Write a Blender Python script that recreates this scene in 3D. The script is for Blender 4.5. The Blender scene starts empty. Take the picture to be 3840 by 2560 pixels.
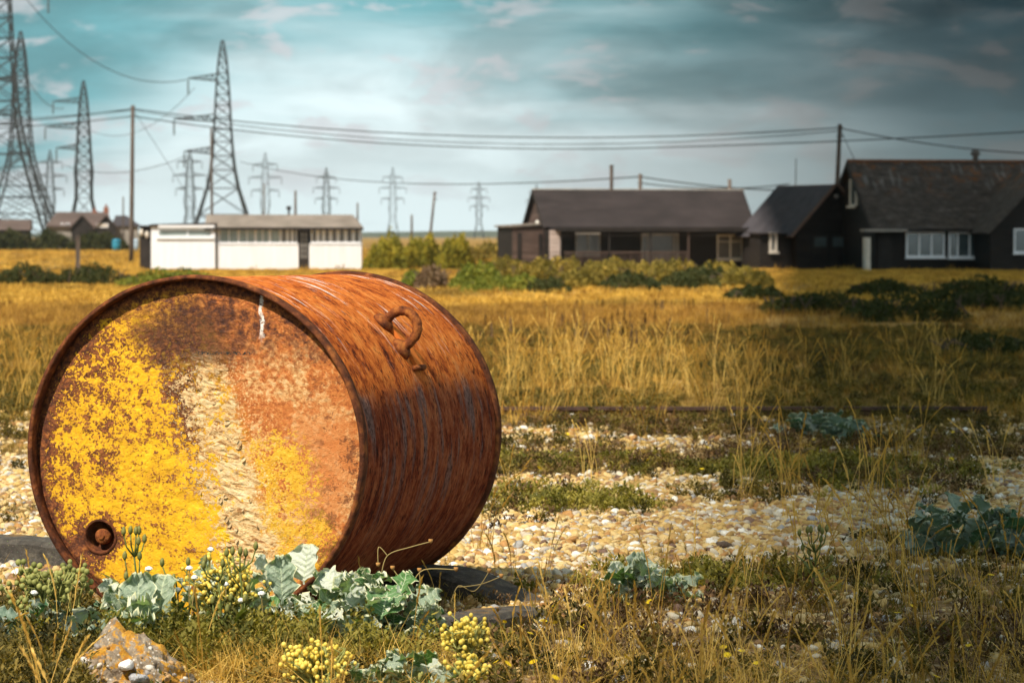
import bpy, math, random
import numpy as np
from mathutils import Vector, Matrix, Euler, Quaternion
SC = bpy.context.scene
COL = SC.collection
R = math.radians
random.seed(7)
RNG = np.random.default_rng(11)

# ------------------------------------------------------------------ camera
FPX, HOR, CAMH = 14400.0, 885.0, 1.1          # focal length in photo pixels, horizon row, eye height
PITCH = math.atan((1280 - HOR) / FPX)
cam = bpy.data.cameras.new('camera')
camo = bpy.data.objects.new('camera', cam)
COL.objects.link(camo)
camo.location = (0, 0, CAMH)
camo.rotation_euler = (math.pi / 2 - PITCH, 0, 0)
cam.sensor_width = 36
cam.lens = 135
cam.clip_start = 0.5
cam.clip_end = 20000
cam.dof.use_dof = True
cam.dof.focus_distance = 10.8
cam.dof.aperture_fstop = 11.0
cam.dof.aperture_blades = 7
SC.camera = camo

# ------------------------------------------------------------------ sun, sky, exposure
SUN_AZ, SUN_EL = R(-145), R(50)               # azimuth from +Y, clockwise positive
sdir = Vector((math.sin(SUN_AZ) * math.cos(SUN_EL), math.cos(SUN_AZ) * math.cos(SUN_EL), math.sin(SUN_EL)))
sl = bpy.data.lights.new('sun', 'SUN')
sl.energy = 5.0
sl.angle = R(0.53)
sl.color = (1.0, 0.91, 0.77)
so = bpy.data.objects.new('sun', sl)
COL.objects.link(so)
so.rotation_euler = sdir.to_track_quat('Z', 'Y').to_euler()
so.location = (-40, -60, 90)

SC.view_settings.view_transform = 'Standard'
SC.view_settings.look = 'None'
SC.view_settings.gamma = 1.0
SC.view_settings.use_curve_mapping = False
SC.view_settings.exposure = 0.47
SC.render.engine = 'CYCLES'
SC.cycles.use_denoising = True
SC.cycles.max_bounces = 6
SC.cycles.diffuse_bounces = 3
SC.cycles.glossy_bounces = 2
SC.cycles.transmission_bounces = 3
SC.cycles.transparent_max_bounces = 6
SC.cycles.volume_bounces = 0
SC.cycles.use_fast_gi = False


class NT:
    """small helper for wiring shader nodes"""
    def __init__(s, nt):
        s.nt = nt

    def n(s, t, ins=None, **kw):
        nd = s.nt.nodes.new(t)
        for k, v in kw.items():
            setattr(nd, k, v)
        for k, v in (ins or {}).items():
            s.put(nd.inputs[k], v)
        return nd

    def put(s, sock, v):
        if v is None:
            return
        if isinstance(v, bpy.types.NodeSocket):
            s.nt.links.new(v, sock)
        elif isinstance(v, bpy.types.Node):
            s.nt.links.new(v.outputs[0], sock)
        else:
            if isinstance(v, (tuple, list)) and len(v) == 3 and sock.type == 'RGBA':
                v = tuple(v) + (1.0,)
            sock.default_value = v

    def m(s, op, a, b=None, c=None, clamp=False):
        nd = s.n('ShaderNodeMath', operation=op, use_clamp=clamp)
        for i, v in enumerate((a, b, c)):
            s.put(nd.inputs[i], v)
        return nd.outputs[0]

    def vm(s, op, a, b=None):
        nd = s.n('ShaderNodeVectorMath', operation=op)
        s.put(nd.inputs[0], a)
        s.put(nd.inputs[1], b)
        return nd.outputs[0]

    def noise(s, vec, scale=5, detail=4, rough=.55, dist=0., lac=2.0):
        nd = s.n('ShaderNodeTexNoise', {'Vector': vec, 'Scale': scale, 'Detail': detail, 'Roughness': rough, 'Distortion': dist, 'Lacunarity': lac})
        return nd.outputs['Fac']

    def voro(s, vec, scale=5, feature='F1', rnd=1.0):
        nd = s.n('ShaderNodeTexVoronoi', {'Vector': vec, 'Scale': scale, 'Randomness': rnd}, feature=feature)
        return nd

    def ss(s, x, lo, hi):
        """smoothstep that may fall as well as rise"""
        nd = s.n('ShaderNodeMapRange', {'Value': x, 'From Min': lo, 'From Max': hi, 'To Min': 0., 'To Max': 1.}, interpolation_type='SMOOTHSTEP')
        return nd.outputs[0]

    def mix(s, f, a, b, mode='MIX'):
        nd = s.n('ShaderNodeMix', data_type='RGBA', blend_type=mode)
        s.put(nd.inputs[0], f)
        s.put(nd.inputs[6], a)
        s.put(nd.inputs[7], b)
        return nd.outputs[2]

    def ramp(s, f, stops, interp='LINEAR'):
        nd = s.n('ShaderNodeValToRGB', {'Fac': f})
        cr = nd.color_ramp
        cr.interpolation = interp
        while len(cr.elements) < len(stops):
            cr.elements.new(0.5)
        for e, (p, c) in zip(cr.elements, stops):
            e.position = p
            e.color = tuple(c) + (1.0,) if len(c) == 3 else c
        return nd.outputs[0]

    def xyz(s, vec):
        nd = s.n('ShaderNodeSeparateXYZ', {0: vec})
        return nd.outputs

    def comb(s, x, y, z):
        nd = s.n('ShaderNodeCombineXYZ', {0: x, 1: y, 2: z})
        return nd.outputs[0]


# sky: a Nishita sky behind broken cloud, with a heavy dark bank to the right
world = bpy.data.worlds.new('World')
SC.world = world
world.use_nodes = True
wt = NT(world.node_tree)
world.node_tree.nodes.clear()
SKY_STRENGTH = 0.1
tc = wt.n('ShaderNodeTexCoord').outputs['Generated']
sky = wt.n('ShaderNodeTexSky', sky_type='NISHITA', sun_disc=False, sun_elevation=SUN_EL, sun_rotation=SUN_AZ, air_density=1.2, dust_density=1.0, ozone_density=1.5)
dx, dy, dz = wt.xyz(wt.vm('NORMALIZE', tc))
az = wt.m('ARCTAN2', dx, dy)                   # radians, right positive
el = wt.m('ARCSINE', dz)
azd = wt.m('MULTIPLY', az, 57.2958)
eld = wt.m('MULTIPLY', el, 57.2958)
K = 1.0 / SKY_STRENGTH
def kc(c): return tuple(v * K for v in c)
high = wt.mix(1.0, sky.outputs[0], (0.60, 0.86, 0.92), 'MULTIPLY')     # the sky well above the frame
cv = wt.comb(wt.m('MULTIPLY', az, 40.0), wt.m('MULTIPLY', el, 108.0), 3.7)
n1 = wt.noise(cv, 1.0, 6, .55, .3)
cv2 = wt.comb(wt.m('MULTIPLY', az, 9.0), wt.m('MULTIPLY', el, 62.0), 9.1)
n2 = wt.noise(cv2, 1.0, 4, .5, .3)
e2 = wt.m('ADD', eld, wt.m('MULTIPLY', wt.m('SUBTRACT', n2, .5), 4.2))
left = wt.m('MULTIPLY', wt.ss(azd, -4.0, -8.0), 2.2)
pale = wt.mix(wt.ss(wt.m('ADD', e2, left), 1.3, 4.0), kc((0.66, 0.78, 0.80)), kc((0.12, 0.335, 0.375)))
base = wt.mix(wt.ss(eld, 9.0, 22.0), pale, wt.mix(wt.ss(n2, .46, .62), wt.mix(.8, high, kc((0.045, 0.12, 0.145))), kc((0.12, 0.15, 0.17))))
white = wt.m('MULTIPLY', wt.ss(n1, .52, .72), wt.m('MULTIPLY', wt.ss(eld, 9., 5.), .55))
base = wt.mix(white, base, kc((0.52, 0.62, 0.66)))
# the bank
edge = wt.m('ADD', azd, wt.m('MULTIPLY', wt.m('SUBTRACT', n2, .5), 3.2))
edge = wt.m('ADD', edge, wt.m('MULTIPLY', eld, 0.30))
bank = wt.m('MULTIPLY', wt.ss(edge, -1.2, 7.6), wt.ss(azd, 120., 60.))
bank = wt.m('MULTIPLY', bank, wt.ss(eld, 60., 25.))
bcol = wt.mix(wt.ss(wt.m('ADD', eld, wt.m('MULTIPLY', wt.m('SUBTRACT', n2, .5), 3.)), 0.6, 4.4), kc((0.046, 0.086, 0.100)), kc((0.012, 0.026, 0.033)))
bcol = wt.mix(wt.m('MULTIPLY', wt.ss(n1, .42, .58), .6), bcol, kc((0.050, 0.068, 0.074)))
base = wt.mix(bank, base, bcol)
cv3 = wt.comb(wt.m('MULTIPLY', az, 24.0), wt.m('MULTIPLY', el, 60.0), 21.3)
n3 = wt.noise(cv3, 1.0, 5, .55, .4)
mot = wt.m('MULTIPLY_ADD', wt.m('MULTIPLY', wt.ss(n3, .36, .66), wt.ss(eld, .2, 1.6)), -.34, 1.10)
base = wt.mix(1.0, base, wt.comb(mot, mot, mot), 'MULTIPLY')
lit = wt.m('MULTIPLY', wt.ss(n1, .52, .62), wt.ss(eld, .3, 1.0))
lit = wt.m('MULTIPLY', lit, wt.ss(eld, 14., 5.))
lit2 = wt.m('MULTIPLY', lit, wt.m('MULTIPLY_ADD', bank, -.30, .50))
base = wt.mix(lit2, base, wt.mix(bank, kc((0.55, 0.52, 0.54)), kc((0.17, 0.135, 0.128))))
bg = wt.n('ShaderNodeBackground', {'Color': base, 'Strength': SKY_STRENGTH})
wo = wt.n('ShaderNodeOutputWorld', {'Surface': bg.outputs[0]})

# ------------------------------------------------------------------ helpers
def P(px, py, Y):
    """world point seen at photo pixel (px,py) at distance Y"""
    r, u = (px - 1920) / FPX, (1280 - py) / FPX
    c, s = math.cos(PITCH), math.sin(PITCH)
    y = c + u * s
    z = -s + u * c
    return Vector((r / y * Y, Y, CAMH + z / y * Y))

def GP(px, py):
    d = P(px, py, 1.0)
    Y = CAMH / (CAMH - d.z)
    return P(px, py, Y)

def vnoise(x, y, seed=0):
    """smooth 2-D lattice noise, 0..1"""
    x = np.asarray(x, float); y = np.asarray(y, float)
    xi = np.floor(x).astype(np.int64); yi = np.floor(y).astype(np.int64)
    fx = x - xi; fy = y - yi
    fx = fx * fx * (3 - 2 * fx); fy = fy * fy * (3 - 2 * fy)
    def h(a, b):
        n = (a * 374761393 + b * 668265263 + seed * 974634777) & 0xffffffff
        n = ((n ^ (n >> 13)) * 1274126177) & 0xffffffff
        return ((n ^ (n >> 16)) & 0xffff) / 65535.0
    a = h(xi, yi); b = h(xi + 1, yi); c = h(xi, yi + 1); d = h(xi + 1, yi + 1)
    return a + (b - a) * fx + (c - a) * fy + (a - b - c + d) * fx * fy

def fbm(x, y, seed=0, oct=4):
    v = 0; a = .5; t = 0
    for i in range(oct):
        v = v + a * vnoise(np.asarray(x) * 2 ** i, np.asarray(y) * 2 ** i, seed + i * 17); t += a; a *= .5
    return v / t

def sstep(x, a, b):
    t = np.clip((np.asarray(x, float) - a) / (b - a), 0, 1)
    return t * t * (3 - 2 * t)

def ground(x, y):
    x = np.asarray(x, float); y = np.asarray(y, float)
    z = -.45 * sstep(y, 45, 150)
    z = z + .025 * (fbm(x * .9, y * .5, 3, 3) - .5) * sstep(y, 12.5, 15)
    z = z + .10 * (fbm(x * .25, y * .12, 5, 3) - .5) * sstep(y, 22, 40)
    # low grassy bank in front of the black houses
    u = x / np.maximum(y, 1)
    side = sstep(u, -.035, -.005) * (1 - .45 * sstep(u, .05, .075))
    wob = (fbm(x * .3, y * .1, 8, 3) - .5)
    z = z + side * (.28 + .25 * wob) * np.exp(-((y - 98 - 8 * wob) / 15.) ** 2)
    return z

def gz(x, y):
    return float(ground(x, y))

def new_mesh(name, V, F, uv=None, smooth=False):
    """V (n,3); F a (m,3|4) array or a list of tuples"""
    me = bpy.data.meshes.new(name)
    V = np.asarray(V, np.float32)
    if isinstance(F, np.ndarray):
        k = F.shape[1]; m = F.shape[0]
        me.vertices.add(len(V)); me.vertices.foreach_set('co', V.ravel())
        me.loops.add(m * k); me.loops.foreach_set('vertex_index', F.astype(np.int32).ravel())
        me.polygons.add(m)
        me.polygons.foreach_set('loop_start', np.arange(0, m * k, k, dtype=np.int32))
        me.polygons.foreach_set('loop_total', np.full(m, k, np.int32))
        me.update(calc_edges=True)
        me.validate()
    else:
        me.from_pydata([tuple(map(float, v)) for v in V], [], [tuple(int(i) for i in f) for f in F])
    if uv is not None:
        uv = np.asarray(uv, np.float32)
        l = me.uv_layers.new(name='UVMap')
        li = np.empty(len(me.loops), np.int32); me.loops.foreach_get('vertex_index', li)
        l.data.foreach_set('uv', uv[li].ravel())
    if smooth:
        me.polygons.foreach_set('use_smooth', np.ones(len(me.polygons), bool))
    me.update()
    return me

def obj(name, me, mats=None, parent=None, loc=None, rot=None):
    o = bpy.data.objects.new(name, me)
    COL.objects.link(o)
    if mats is not None and me is not None and len(me.materials) == 0:
        for m in (mats if isinstance(mats, (list, tuple)) else [mats]):
            me.materials.append(m)
    if parent is not None:
        o.parent = parent
    if loc is not None:
        o.location = loc
    if rot is not None:
        o.rotation_euler = rot
    return o

def tag(o, label, cat, group=None):
    o['label'] = label
    o['category'] = cat
    if group:
        o['group'] = group
    return o

def thing(name, label, cat, loc=(0, 0, 0), rz=0., group=None):
    o = bpy.data.objects.new(name, None)
    o.empty_display_size = .1
    COL.objects.link(o)
    o.location = loc
    o.rotation_euler = (0, 0, rz)
    return tag(o, label, cat, group)

def kind(o, k):
    o['kind'] = k
    return o

def dup(root, loc, rz, label=None, scale=None):
    r = root.copy(); COL.objects.link(r)
    r.location = loc; r.rotation_euler = (0, 0, rz)
    if scale is not None:
        r.scale = (scale,) * 3
    if label:
        r['label'] = label
    for ch in list(root.children):
        c = ch.copy(); COL.objects.link(c); c.parent = r
        for g in list(ch.children):
            d = g.copy(); COL.objects.link(d); d.parent = c
    return r

class MB:
    """collects simple solids into one mesh"""
    def __init__(s):
        s.v = []; s.f = []

    def add(s, V, F):
        o = len(s.v)
        s.v += [tuple(v) for v in V]
        s.f += [tuple(i + o for i in f) for f in F]
        return s

    def box(s, x0, x1, y0, y1, z0, z1):
        V = [(x, y, z) for z in (z0, z1) for y in (y0, y1) for x in (x0, x1)]
        return s.add(V, [(0, 2, 3, 1), (4, 5, 7, 6), (0, 1, 5, 4), (2, 6, 7, 3), (0, 4, 6, 2), (1, 3, 7, 5)])

    def prism(s, poly, axis, a, b):
        """extrude a polygon of (u,v) along axis 'x' (u=y,v=z) or 'y' (u=x,v=z) or 'z'"""
        n = len(poly)
        def pt(u, v, t):
            return (t, u, v) if axis == 'x' else (u, t, v) if axis == 'y' else (u, v, t)
        V = [pt(u, v, a) for u, v in poly] + [pt(u, v, b) for u, v in poly]
        F = [tuple(range(n))[::-1], tuple(range(n, 2 * n))] + [(i, (i + 1) % n, n + (i + 1) % n, n + i) for i in range(n)]
        return s.add(V, F)

    def slab(s, q, t):
        """quad q of 4 points, thickness t along the reverse of its normal"""
        q = [Vector(p) for p in q]
        n = (q[1] - q[0]).cross(q[3] - q[0]).normalized() * t
        V = q + [p - n for p in q]
        return s.add([tuple(p) for p in V], [(0, 1, 2, 3), (7, 6, 5, 4), (0, 4, 5, 1), (1, 5, 6, 2), (2, 6, 7, 3), (3, 7, 4, 0)])

    def tube(s, pts, r, n=6, closed=False, cap=True):
        pts = [Vector(p) for p in pts]
        rr = list(r) if isinstance(r, (list, tuple)) else [r] * len(pts)
        m = len(pts)
        V = []; up = None
        for i, p in enumerate(pts):
            if closed:
                d = pts[(i + 1) % m] - pts[i - 1]
            else:
                d = pts[min(i + 1, m - 1)] - pts[max(i - 1, 0)]
            d = d.normalized()
            if up is None:
                up = Vector((0, 0, 1)) if abs(d.z) < .9 else Vector((1, 0, 0))
            a = d.cross(up)
            if a.length < 1e-4:
                a = d.orthogonal()
            a.normalize()
            b = a.cross(d).normalized()
            up = b
            for k in range(n):
                t = 2 * math.pi * k / n
                V.append(tuple(p + (a * math.cos(t) + b * math.sin(t)) * rr[i]))
        F = []
        for i in range(m if closed else m - 1):
            j = (i + 1) % m
            for k in range(n):
                l = (k + 1) % n
                F.append((i * n + k, i * n + l, j * n + l, j * n + k))
        if cap and not closed:
            F.append(tuple(range(n))[::-1])
            F.append(tuple(range((m - 1) * n, m * n)))
        return s.add(V, F)

    def mesh(s, name, smooth=False):
        me = new_mesh(name, s.v, s.f)
        if smooth:
            me.polygons.foreach_set('use_smooth', np.ones(len(me.polygons), bool))
        return me

    def obj(s, name, mat, parent=None, smooth=False, **k):
        return obj(name, s.mesh(name, smooth), mat, parent, **k)

def strut(mb, a, b, t):
    mb.tube([a, b], t * .5, 3, cap=False)

# ------------------------------------------------------------------ materials
def material(name):
    m = bpy.data.materials.new(name)
    m.use_nodes = True
    m.node_tree.nodes.clear()
    t = NT(m.node_tree)
    out = t.n('ShaderNodeOutputMaterial')
    return m, t, out

def principled(name, colfn, rough=.8, bumpfn=None, bump=.3, dist=.01, metallic=0., spec=.3, sub=None):
    m, t, out = material(name)
    col = colfn(t) if callable(colfn) else colfn
    b = t.n('ShaderNodeBsdfPrincipled', {'Base Color': col, 'Roughness': rough(t) if callable(rough) else rough, 'Metallic': metallic, 'Specular IOR Level': spec})
    if bumpfn:
        bn = t.n('ShaderNodeBump', {'Height': bumpfn(t), 'Strength': bump, 'Distance': dist})
        t.put(b.inputs['Normal'], bn.outputs[0])
    t.put(out.inputs[0], b.outputs[0])
    return m

def OC(t): return t.n('ShaderNodeTexCoord').outputs['Object']
def GPOS(t): return t.n('ShaderNodeNewGeometry').outputs['Position']
def UV(t): return t.n('ShaderNodeTexCoord').outputs['UV']
def RND(t): return t.n('ShaderNodeObjectInfo').outputs['Random']
def OLOC(t): return t.n('ShaderNodeObjectInfo').outputs['Location']

def mottled(c1, c2, scale=6., detail=5):
    def f(t):
        return t.ramp(t.noise(GPOS(t), scale, detail, .6), [(.32, c1), (.68, c2)])
    return f

def streaky(c1, c2, vec=(40, 40, 3), rnd=.25):
    """boards: grain plus a tone of its own for every board"""
    def f(t):
        n = t.noise(t.vm('MULTIPLY', GPOS(t), vec), 1., 4, .6)
        c = t.ramp(n, [(.3, c1), (.7, c2)])
        k = t.m('MULTIPLY_ADD', RND(t), rnd * 2, 1 - rnd)
        return t.mix(1.0, c, t.comb(k, k, k), 'MULTIPLY')
    return f

def leafmat(name, colfn, trans=.35, rough=.55, spec=.25, tint=(1.2, 1.25, .55), bumpfn=None):
    m, t, out = material(name)
    col = colfn(t)
    d = t.n('ShaderNodeBsdfPrincipled', {'Base Color': col, 'Roughness': rough, 'Specular IOR Level': spec})
    if bumpfn:
        t.put(d.inputs['Normal'], t.n('ShaderNodeBump', {'Height': bumpfn(t), 'Strength': .8, 'Distance': .006}).outputs[0])
    tr = t.n('ShaderNodeBsdfTranslucent', {'Color': t.mix(1.0, col, tint, 'MULTIPLY')})
    mx = t.n('ShaderNodeMixShader', {0: trans, 1: d.outputs[0], 2: tr.outputs[0]})
    t.put(out.inputs[0], mx.outputs[0])
    return m

M = {}
# ------------------------------------------------------------------ ground
def c_ground(t):
    p = GPOS(t)
    x, y, z = t.xyz(p)
    near = t.ramp(t.voro(p, 55.).outputs['Color'], [(.1, (.10, .06, .022)), (.4, (.22, .13, .05)), (.7, (.28, .18, .08)), (.95, (.38, .30, .20))])
    dirt = t.ramp(t.noise(p, 9., 6, .6), [(.3, (.09, .06, .025)), (.7, (.23, .15, .06))])
    nearc = t.mix(t.ss(t.noise(p, 2.2, 4, .6), .48, .62), near, dirt)
    pf = t.vm('MULTIPLY', p, (.35, .10, 1.))
    far = t.ramp(t.noise(pf, 1., 6, .65), [(.32, (.13, .09, .028)), (.5, (.32, .19, .05)), (.66, (.46, .28, .08))])
    return t.mix(t.ss(y, 19., 25.), nearc, far)
M['ground'] = principled('ground_soil', c_ground, .95, lambda t: t.noise(GPOS(t), 40., 5, .7), .6, .01, spec=.1)
ys = np.concatenate([[-60, -30, -12, -4, 0, 3, 6], np.linspace(8.5, 24, 90), np.geomspace(24.4, 240, 150), np.geomspace(250, 6000, 30)])
us = np.linspace(-1, 1, 121)
us = np.sign(us) * np.abs(us) ** 1.7
V = []
for y in ys:
    w = max(9 + .75 * abs(y), 5)
    xs = us * w
    V.append(np.stack([xs, np.full_like(xs, y), ground(xs, np.full_like(xs, y))], 1))
V = np.concatenate(V)
nc = len(us)
I = np.arange(len(ys) - 1)[:, None] * nc + np.arange(nc - 1)[None]
F = np.stack([I, I + 1, I + nc + 1, I + nc], -1).reshape(-1, 4)
kind(obj('ground', new_mesh('ground', V, F, smooth=True), M['ground']), 'structure')

# blue hills on the far horizon
M['hill'] = principled('hill_scrub', mottled((.05, .07, .04), (.09, .10, .05), .01), .95)
hx = np.linspace(-1600, 2200, 80)
hz = 4.0 + 4 * fbm(hx * .004, hx * 0, 21, 4) * sstep(hx, -500, 0)
V = np.concatenate([np.stack([hx, np.full_like(hx, 3900), np.full_like(hx, -2)], 1), np.stack([hx, np.full_like(hx, 4100), hz], 1), np.stack([hx, np.full_like(hx, 4500), np.full_like(hx, -2)], 1)])
n = len(hx)
I = np.arange(n - 1)
F = np.concatenate([np.stack([I, I + 1, I + n + 1, I + n], 1), np.stack([I + n, I + n + 1, I + 2 * n + 1, I + 2 * n], 1)])
kind(obj('hills', new_mesh('hills', V, F, smooth=True), M['hill']), 'structure')

# ------------------------------------------------------------------ pylons and poles
M['steel'] = principled('galvanised_steel', mottled((.018, .022, .026), (.05, .055, .06), .6), .6, metallic=.2)
M['pole'] = principled('weathered_pole', lambda t: t.ramp(t.noise(t.vm('MULTIPLY', OC(t), (9, 9, .8)), 1., 5, .65), [(.3, (.05, .036, .03)), (.7, (.16, .125, .105))]), .9)
M['cable'] = principled('black_cable', (.015, .017, .02), .6)
M['insul'] = principled('glass_insulator', (.10, .12, .13), .3)

def pylon(px, top_py, Y, H, label, arms, splay=1., rz=0., detail=True, leg=.34):
    base = P(px, 885, Y)
    z0 = -.5
    H = P(px, top_py, Y).z - z0
    root = thing('pylon', label, 'pylon', (base.x, Y, z0), rz, 'lattice pylons on the skyline')
    prof = [(0, .165 * splay), (.14, .118 * splay), (.30, .068 * splay), (.42, .052), (.58, .041), (.74, .033), (.88, .023), (.95, .0135), (1, .003)]
    hs = [p[0] for p in prof]; ws = [p[1] for p in prof]
    def half(h): return float(np.interp(h, hs, ws)) * H
    lv = [0, .14, .27, .36, .43, .50, .56, .62, .68, .735, .79, .84, .89, .93, .965, 1.0] if detail else [0, .16, .30, .42, .53, .64, .74, .84, .93, 1.0]
    cs = [(-1, -1), (1, -1), (1, 1), (-1, 1)]
    def cor(h, k):
        w = half(h); return Vector((cs[k][0] * w, cs[k][1] * w, h * H))
    mb = MB()
    for a, b in zip(lv[:-1], lv[1:]):
        for k in range(4):
            l = (k + 1) % 4
            strut(mb, cor(a, k), cor(a, l), leg * .5)
            if b < .99:
                strut(mb, cor(a, k), cor(b, l), leg * .42)
                strut(mb, cor(a, l), cor(b, k), leg * .42)
    if detail:
        for k in range(4):
            l = (k + 1) % 4
            m0 = (cor(.14, k) + cor(.14, l)) * .5
            strut(mb, cor(.0, k).lerp(cor(.14, k), .5), m0, leg * .4)
            strut(mb, cor(.0, l).lerp(cor(.14, l), .5), m0, leg * .4)
    mb.obj('bracing', M['steel'], root)
    for k in range(4):
        b = MB()
        b.tube([cor(h, k) for h in lv], [leg * (.62 if h < .5 else .45) for h in lv], 4)
        b.obj('leg', M['steel'], root)
    for (h, L, side) in arms:
        for sd in ((-1, 1) if side == 0 else (side,)):
            am = MB()
            w = half(h); w2 = half(h + .035)
            tip = Vector((sd * L * H, 0, h * H + .012 * H))
            pts = []
            for cy in (-1, 1):
                lo = Vector((sd * w, cy * w, h * H)); hi = Vector((sd * w2, cy * w2, (h + .035) * H))
                strut(am, lo, tip, leg * .75); strut(am, hi, tip, leg * .65)
                for q in (.2, .4, .6, .8):
                    strut(am, lo.lerp(tip, q), hi.lerp(tip, q), leg * .4)
                    strut(am, lo.lerp(tip, q - .2), hi.lerp(tip, q), leg * .4)
                pts.append(lo)
            for q in (.25, .5, .75):
                strut(am, pts[0].lerp(tip, q), pts[1].lerp(tip, q), leg * .4)
            am.obj('crossarm', M['steel'], root)
            im = MB()
            for q in np.linspace(0, 1, 7):
                im.tube([tip + Vector((0, 0, -.5 - q * .06 * H)), tip + Vector((0, 0, -.9 - q * .06 * H))], leg * .55, 6)
            im.tube([tip, tip + Vector((0, 0, -.5 - .07 * H))], leg * .25, 4)
            im.obj('insulator', M['insul'], root)
    return root, H, z0

TOWERS = {}
TOWERS['far_left'] = pylon(-2, -330, 830, 70, 'tallest steel pylon cut by the left edge of the view', [(.62, .17, -1), (.76, .15, 1)], 1.0, .25, leg=.5)
TOWERS['left'] = pylon(80, 118, 870, 47, 'steel pylon close behind the tallest one, its top in full view', [(.60, .16, -1), (.76, .13, -1)], 1.15, .3, leg=.45)
TOWERS['mid'] = pylon(315, 303, 1120, 45, 'slim dark pylon standing over the far bungalow roof', [(.57, .17, -1), (.70, .24, -1), (.86, .19, -1)], .62, .0, leg=.46)
TOWERS['main'] = pylon(836, 152, 900, 46, 'broad-footed pylon with three arms, standing behind the white hut', [(.44, .19, -1), (.60, .24, -1), (.80, .17, -1)], 1.0, .12, leg=.42)
for (px, ty, Y, lab) in [(188, 563, 1900, 'faint pylon between the two big left ones and the slim dark one'),
                         (712, 560, 1900, 'faint pylon seen through the left legs of the broad-footed pylon'),
                         (995, 572, 2000, 'faint pylon just right of the broad-footed pylon'),
                         (1224, 628, 2400, 'faint distant pylon above the right half of the white hut roof'),
                         (1473, 628, 2400, 'distant pylon above the gorse hedge, left of the leaning mast'),
                         (1796, 680, 2700, 'distant pylon above the sea gap, left of the black bungalow'),
                         (2012, 690, 2750, 'distant pylon almost wholly hidden behind the bungalow gable')]:
    pylon(px, ty, Y, 45, lab, [(.55, .16, 0), (.70, .19, 0), (.85, .14, 0)], .55, random.uniform(-.2, .2), False, leg=.42)

def pole(px, base_py, top_py, Y, rad, label, lean=0., arm=True, group='wooden poles and masts', name='utility_pole', cat='pole'):
    b = P(px, base_py, Y); tpt = P(px + lean, top_py, Y)
    z0 = gz(b.x, Y) - .05
    root = thing(name, label, cat, (b.x, Y, z0), 0, group)
    v = Vector((tpt.x - b.x, 0, tpt.z - z0))
    mb = MB()
    mb.tube([v * t for t in (0, .25, .5, .75, 1)], [rad * (1 - .3 * t) for t in (0, .25, .5, .75, 1)], 10)
    mb.obj('shaft', M['pole'], root, True)
    if arm:
        a = MB()
        for dz in (.18, .62):
            MB().box(v.x - .16, v.x + .16, -.05, .05, v.z - dz - .04, v.z - dz + .04).obj('cable_bracket', M['steel'], root)
    return root, Vector((b.x, Y, z0)) + v
PL = pole(492, 972, 395, 215, .14, 'tall grey wooden utility pole left of the white hut', lean=6)[1]
PR = pole(3126, 985, 466, 196, .15, 'dark utility pole rising behind the gabled black shed', lean=24)[1]
P2 = pole(2401, 960, 652, 260, .17, 'short stout pole carrying cables behind the bungalow ridge')[1]
pole(796, 960, 480, 330, .13, 'thin pole standing in front of the broad-footed pylon left legs', lean=-4, arm=False)
pole(1108, 960, 715, 300, .13, 'pole with a knob, behind the white hut roof', arm=False)
pole(1341, 960, 760, 320, .10, 'slender pale pole at the right end of the hut roof', arm=False)
pole(1605, 960, 718, 300, .12, 'leaning grey mast with a flat head above the gorse hedge', lean=26, arm=True)
pole(1544, 960, 805, 420, .16, 'stubby pale post above the gorse hedge', arm=False)
pole(990, 960, 690, 420, .12, 'thin grey pole in front of the faint pylon right of the hut', arm=False)
pole(2742, 960, 672, 240, .16, 'short dark post at the right of the bungalow ridge', lean=-6, arm=False)
pole(462, 960, 738, 400, .10, 'thin far pole just left of the tall grey utility pole', arm=False)
pole(2981, 900, 595, 215, .035, 'thin aerial mast above the gabled shed', lean=4, arm=False, name='aerial_mast', cat='aerial')

def cable(pts, label, r=.03, sag_pts=14):
    """a cable hung through points; spans sag like a chain"""
    mb = MB(); line = []
    for (a, b, s) in pts:
        a = Vector(a); b = Vector(b)
        for i in range(sag_pts + 1):
            t = i / sag_pts
            p = a.lerp(b, t); p.z -= s * 4 * t * (1 - t)
            line.append(p)
    clean = [line[0]]
    for p in line[1:]:
        if (p - clean[-1]).length > 1e-3:
            clean.append(p)
    mb.tube(clean, r, 5)
    o = mb.obj('overhead_cable', M['cable'], None, True)
    return tag(o, label, 'cable', 'overhead cables')
up = Vector((0, 0, -.2)); lo = Vector((0, 0, -.62))
cable([(P(-120, 470, 235), PL + up, .1), (PL + up, PR + up + Vector((0, 0, .02)), .98), (PR + up, P(3960, 580, 185), .25)], 'upper cable strung between the two utility poles')
cable([(P(-120, 486, 235), PL + lo, .1), (PL + lo, P(2300, 558, 205), .55), (P(2300, 558, 205), P(3960, 488, 180), .10)], 'lower cable passing in front of the dark utility pole and rising to the right')
cable([(P(-80, 455, 236), PL + up * 1.4, .05), (PL + up * 1.4, PR + lo * .55, 1.22)], 'slack cable hung just under the upper cable', .022)
cable([(P(900, 606, 560), P2 + up, 1.6), (P2 + up, P(3000, 716, 260), .20)], 'distant cable hung from the stout pole behind the bungalow ridge', .045)
cable([(P2 + lo, P(2960, 690, 270), .35)], 'distant cable running right from the stout pole, under its fellow', .04)
cable([(PL + up * 1.2, P(740, 790, 216), -.05)], 'stay wire slanting down from the tall grey utility pole', .014)
cable([(PR + up, P(3225, 640, 192), .05)], 'thin wire dropping from the dark pole to the slate roof gable', .018)
cable([(P(85, -20, 900), P(700, 300, 890), 7.)], 'faint high conductor sagging down from the top left', .10)
cable([(P(80, 260, 870), P(240, 405, 1120), 3.)], 'faint conductor from the left pylons to the slim dark pylon arm', .10)
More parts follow.
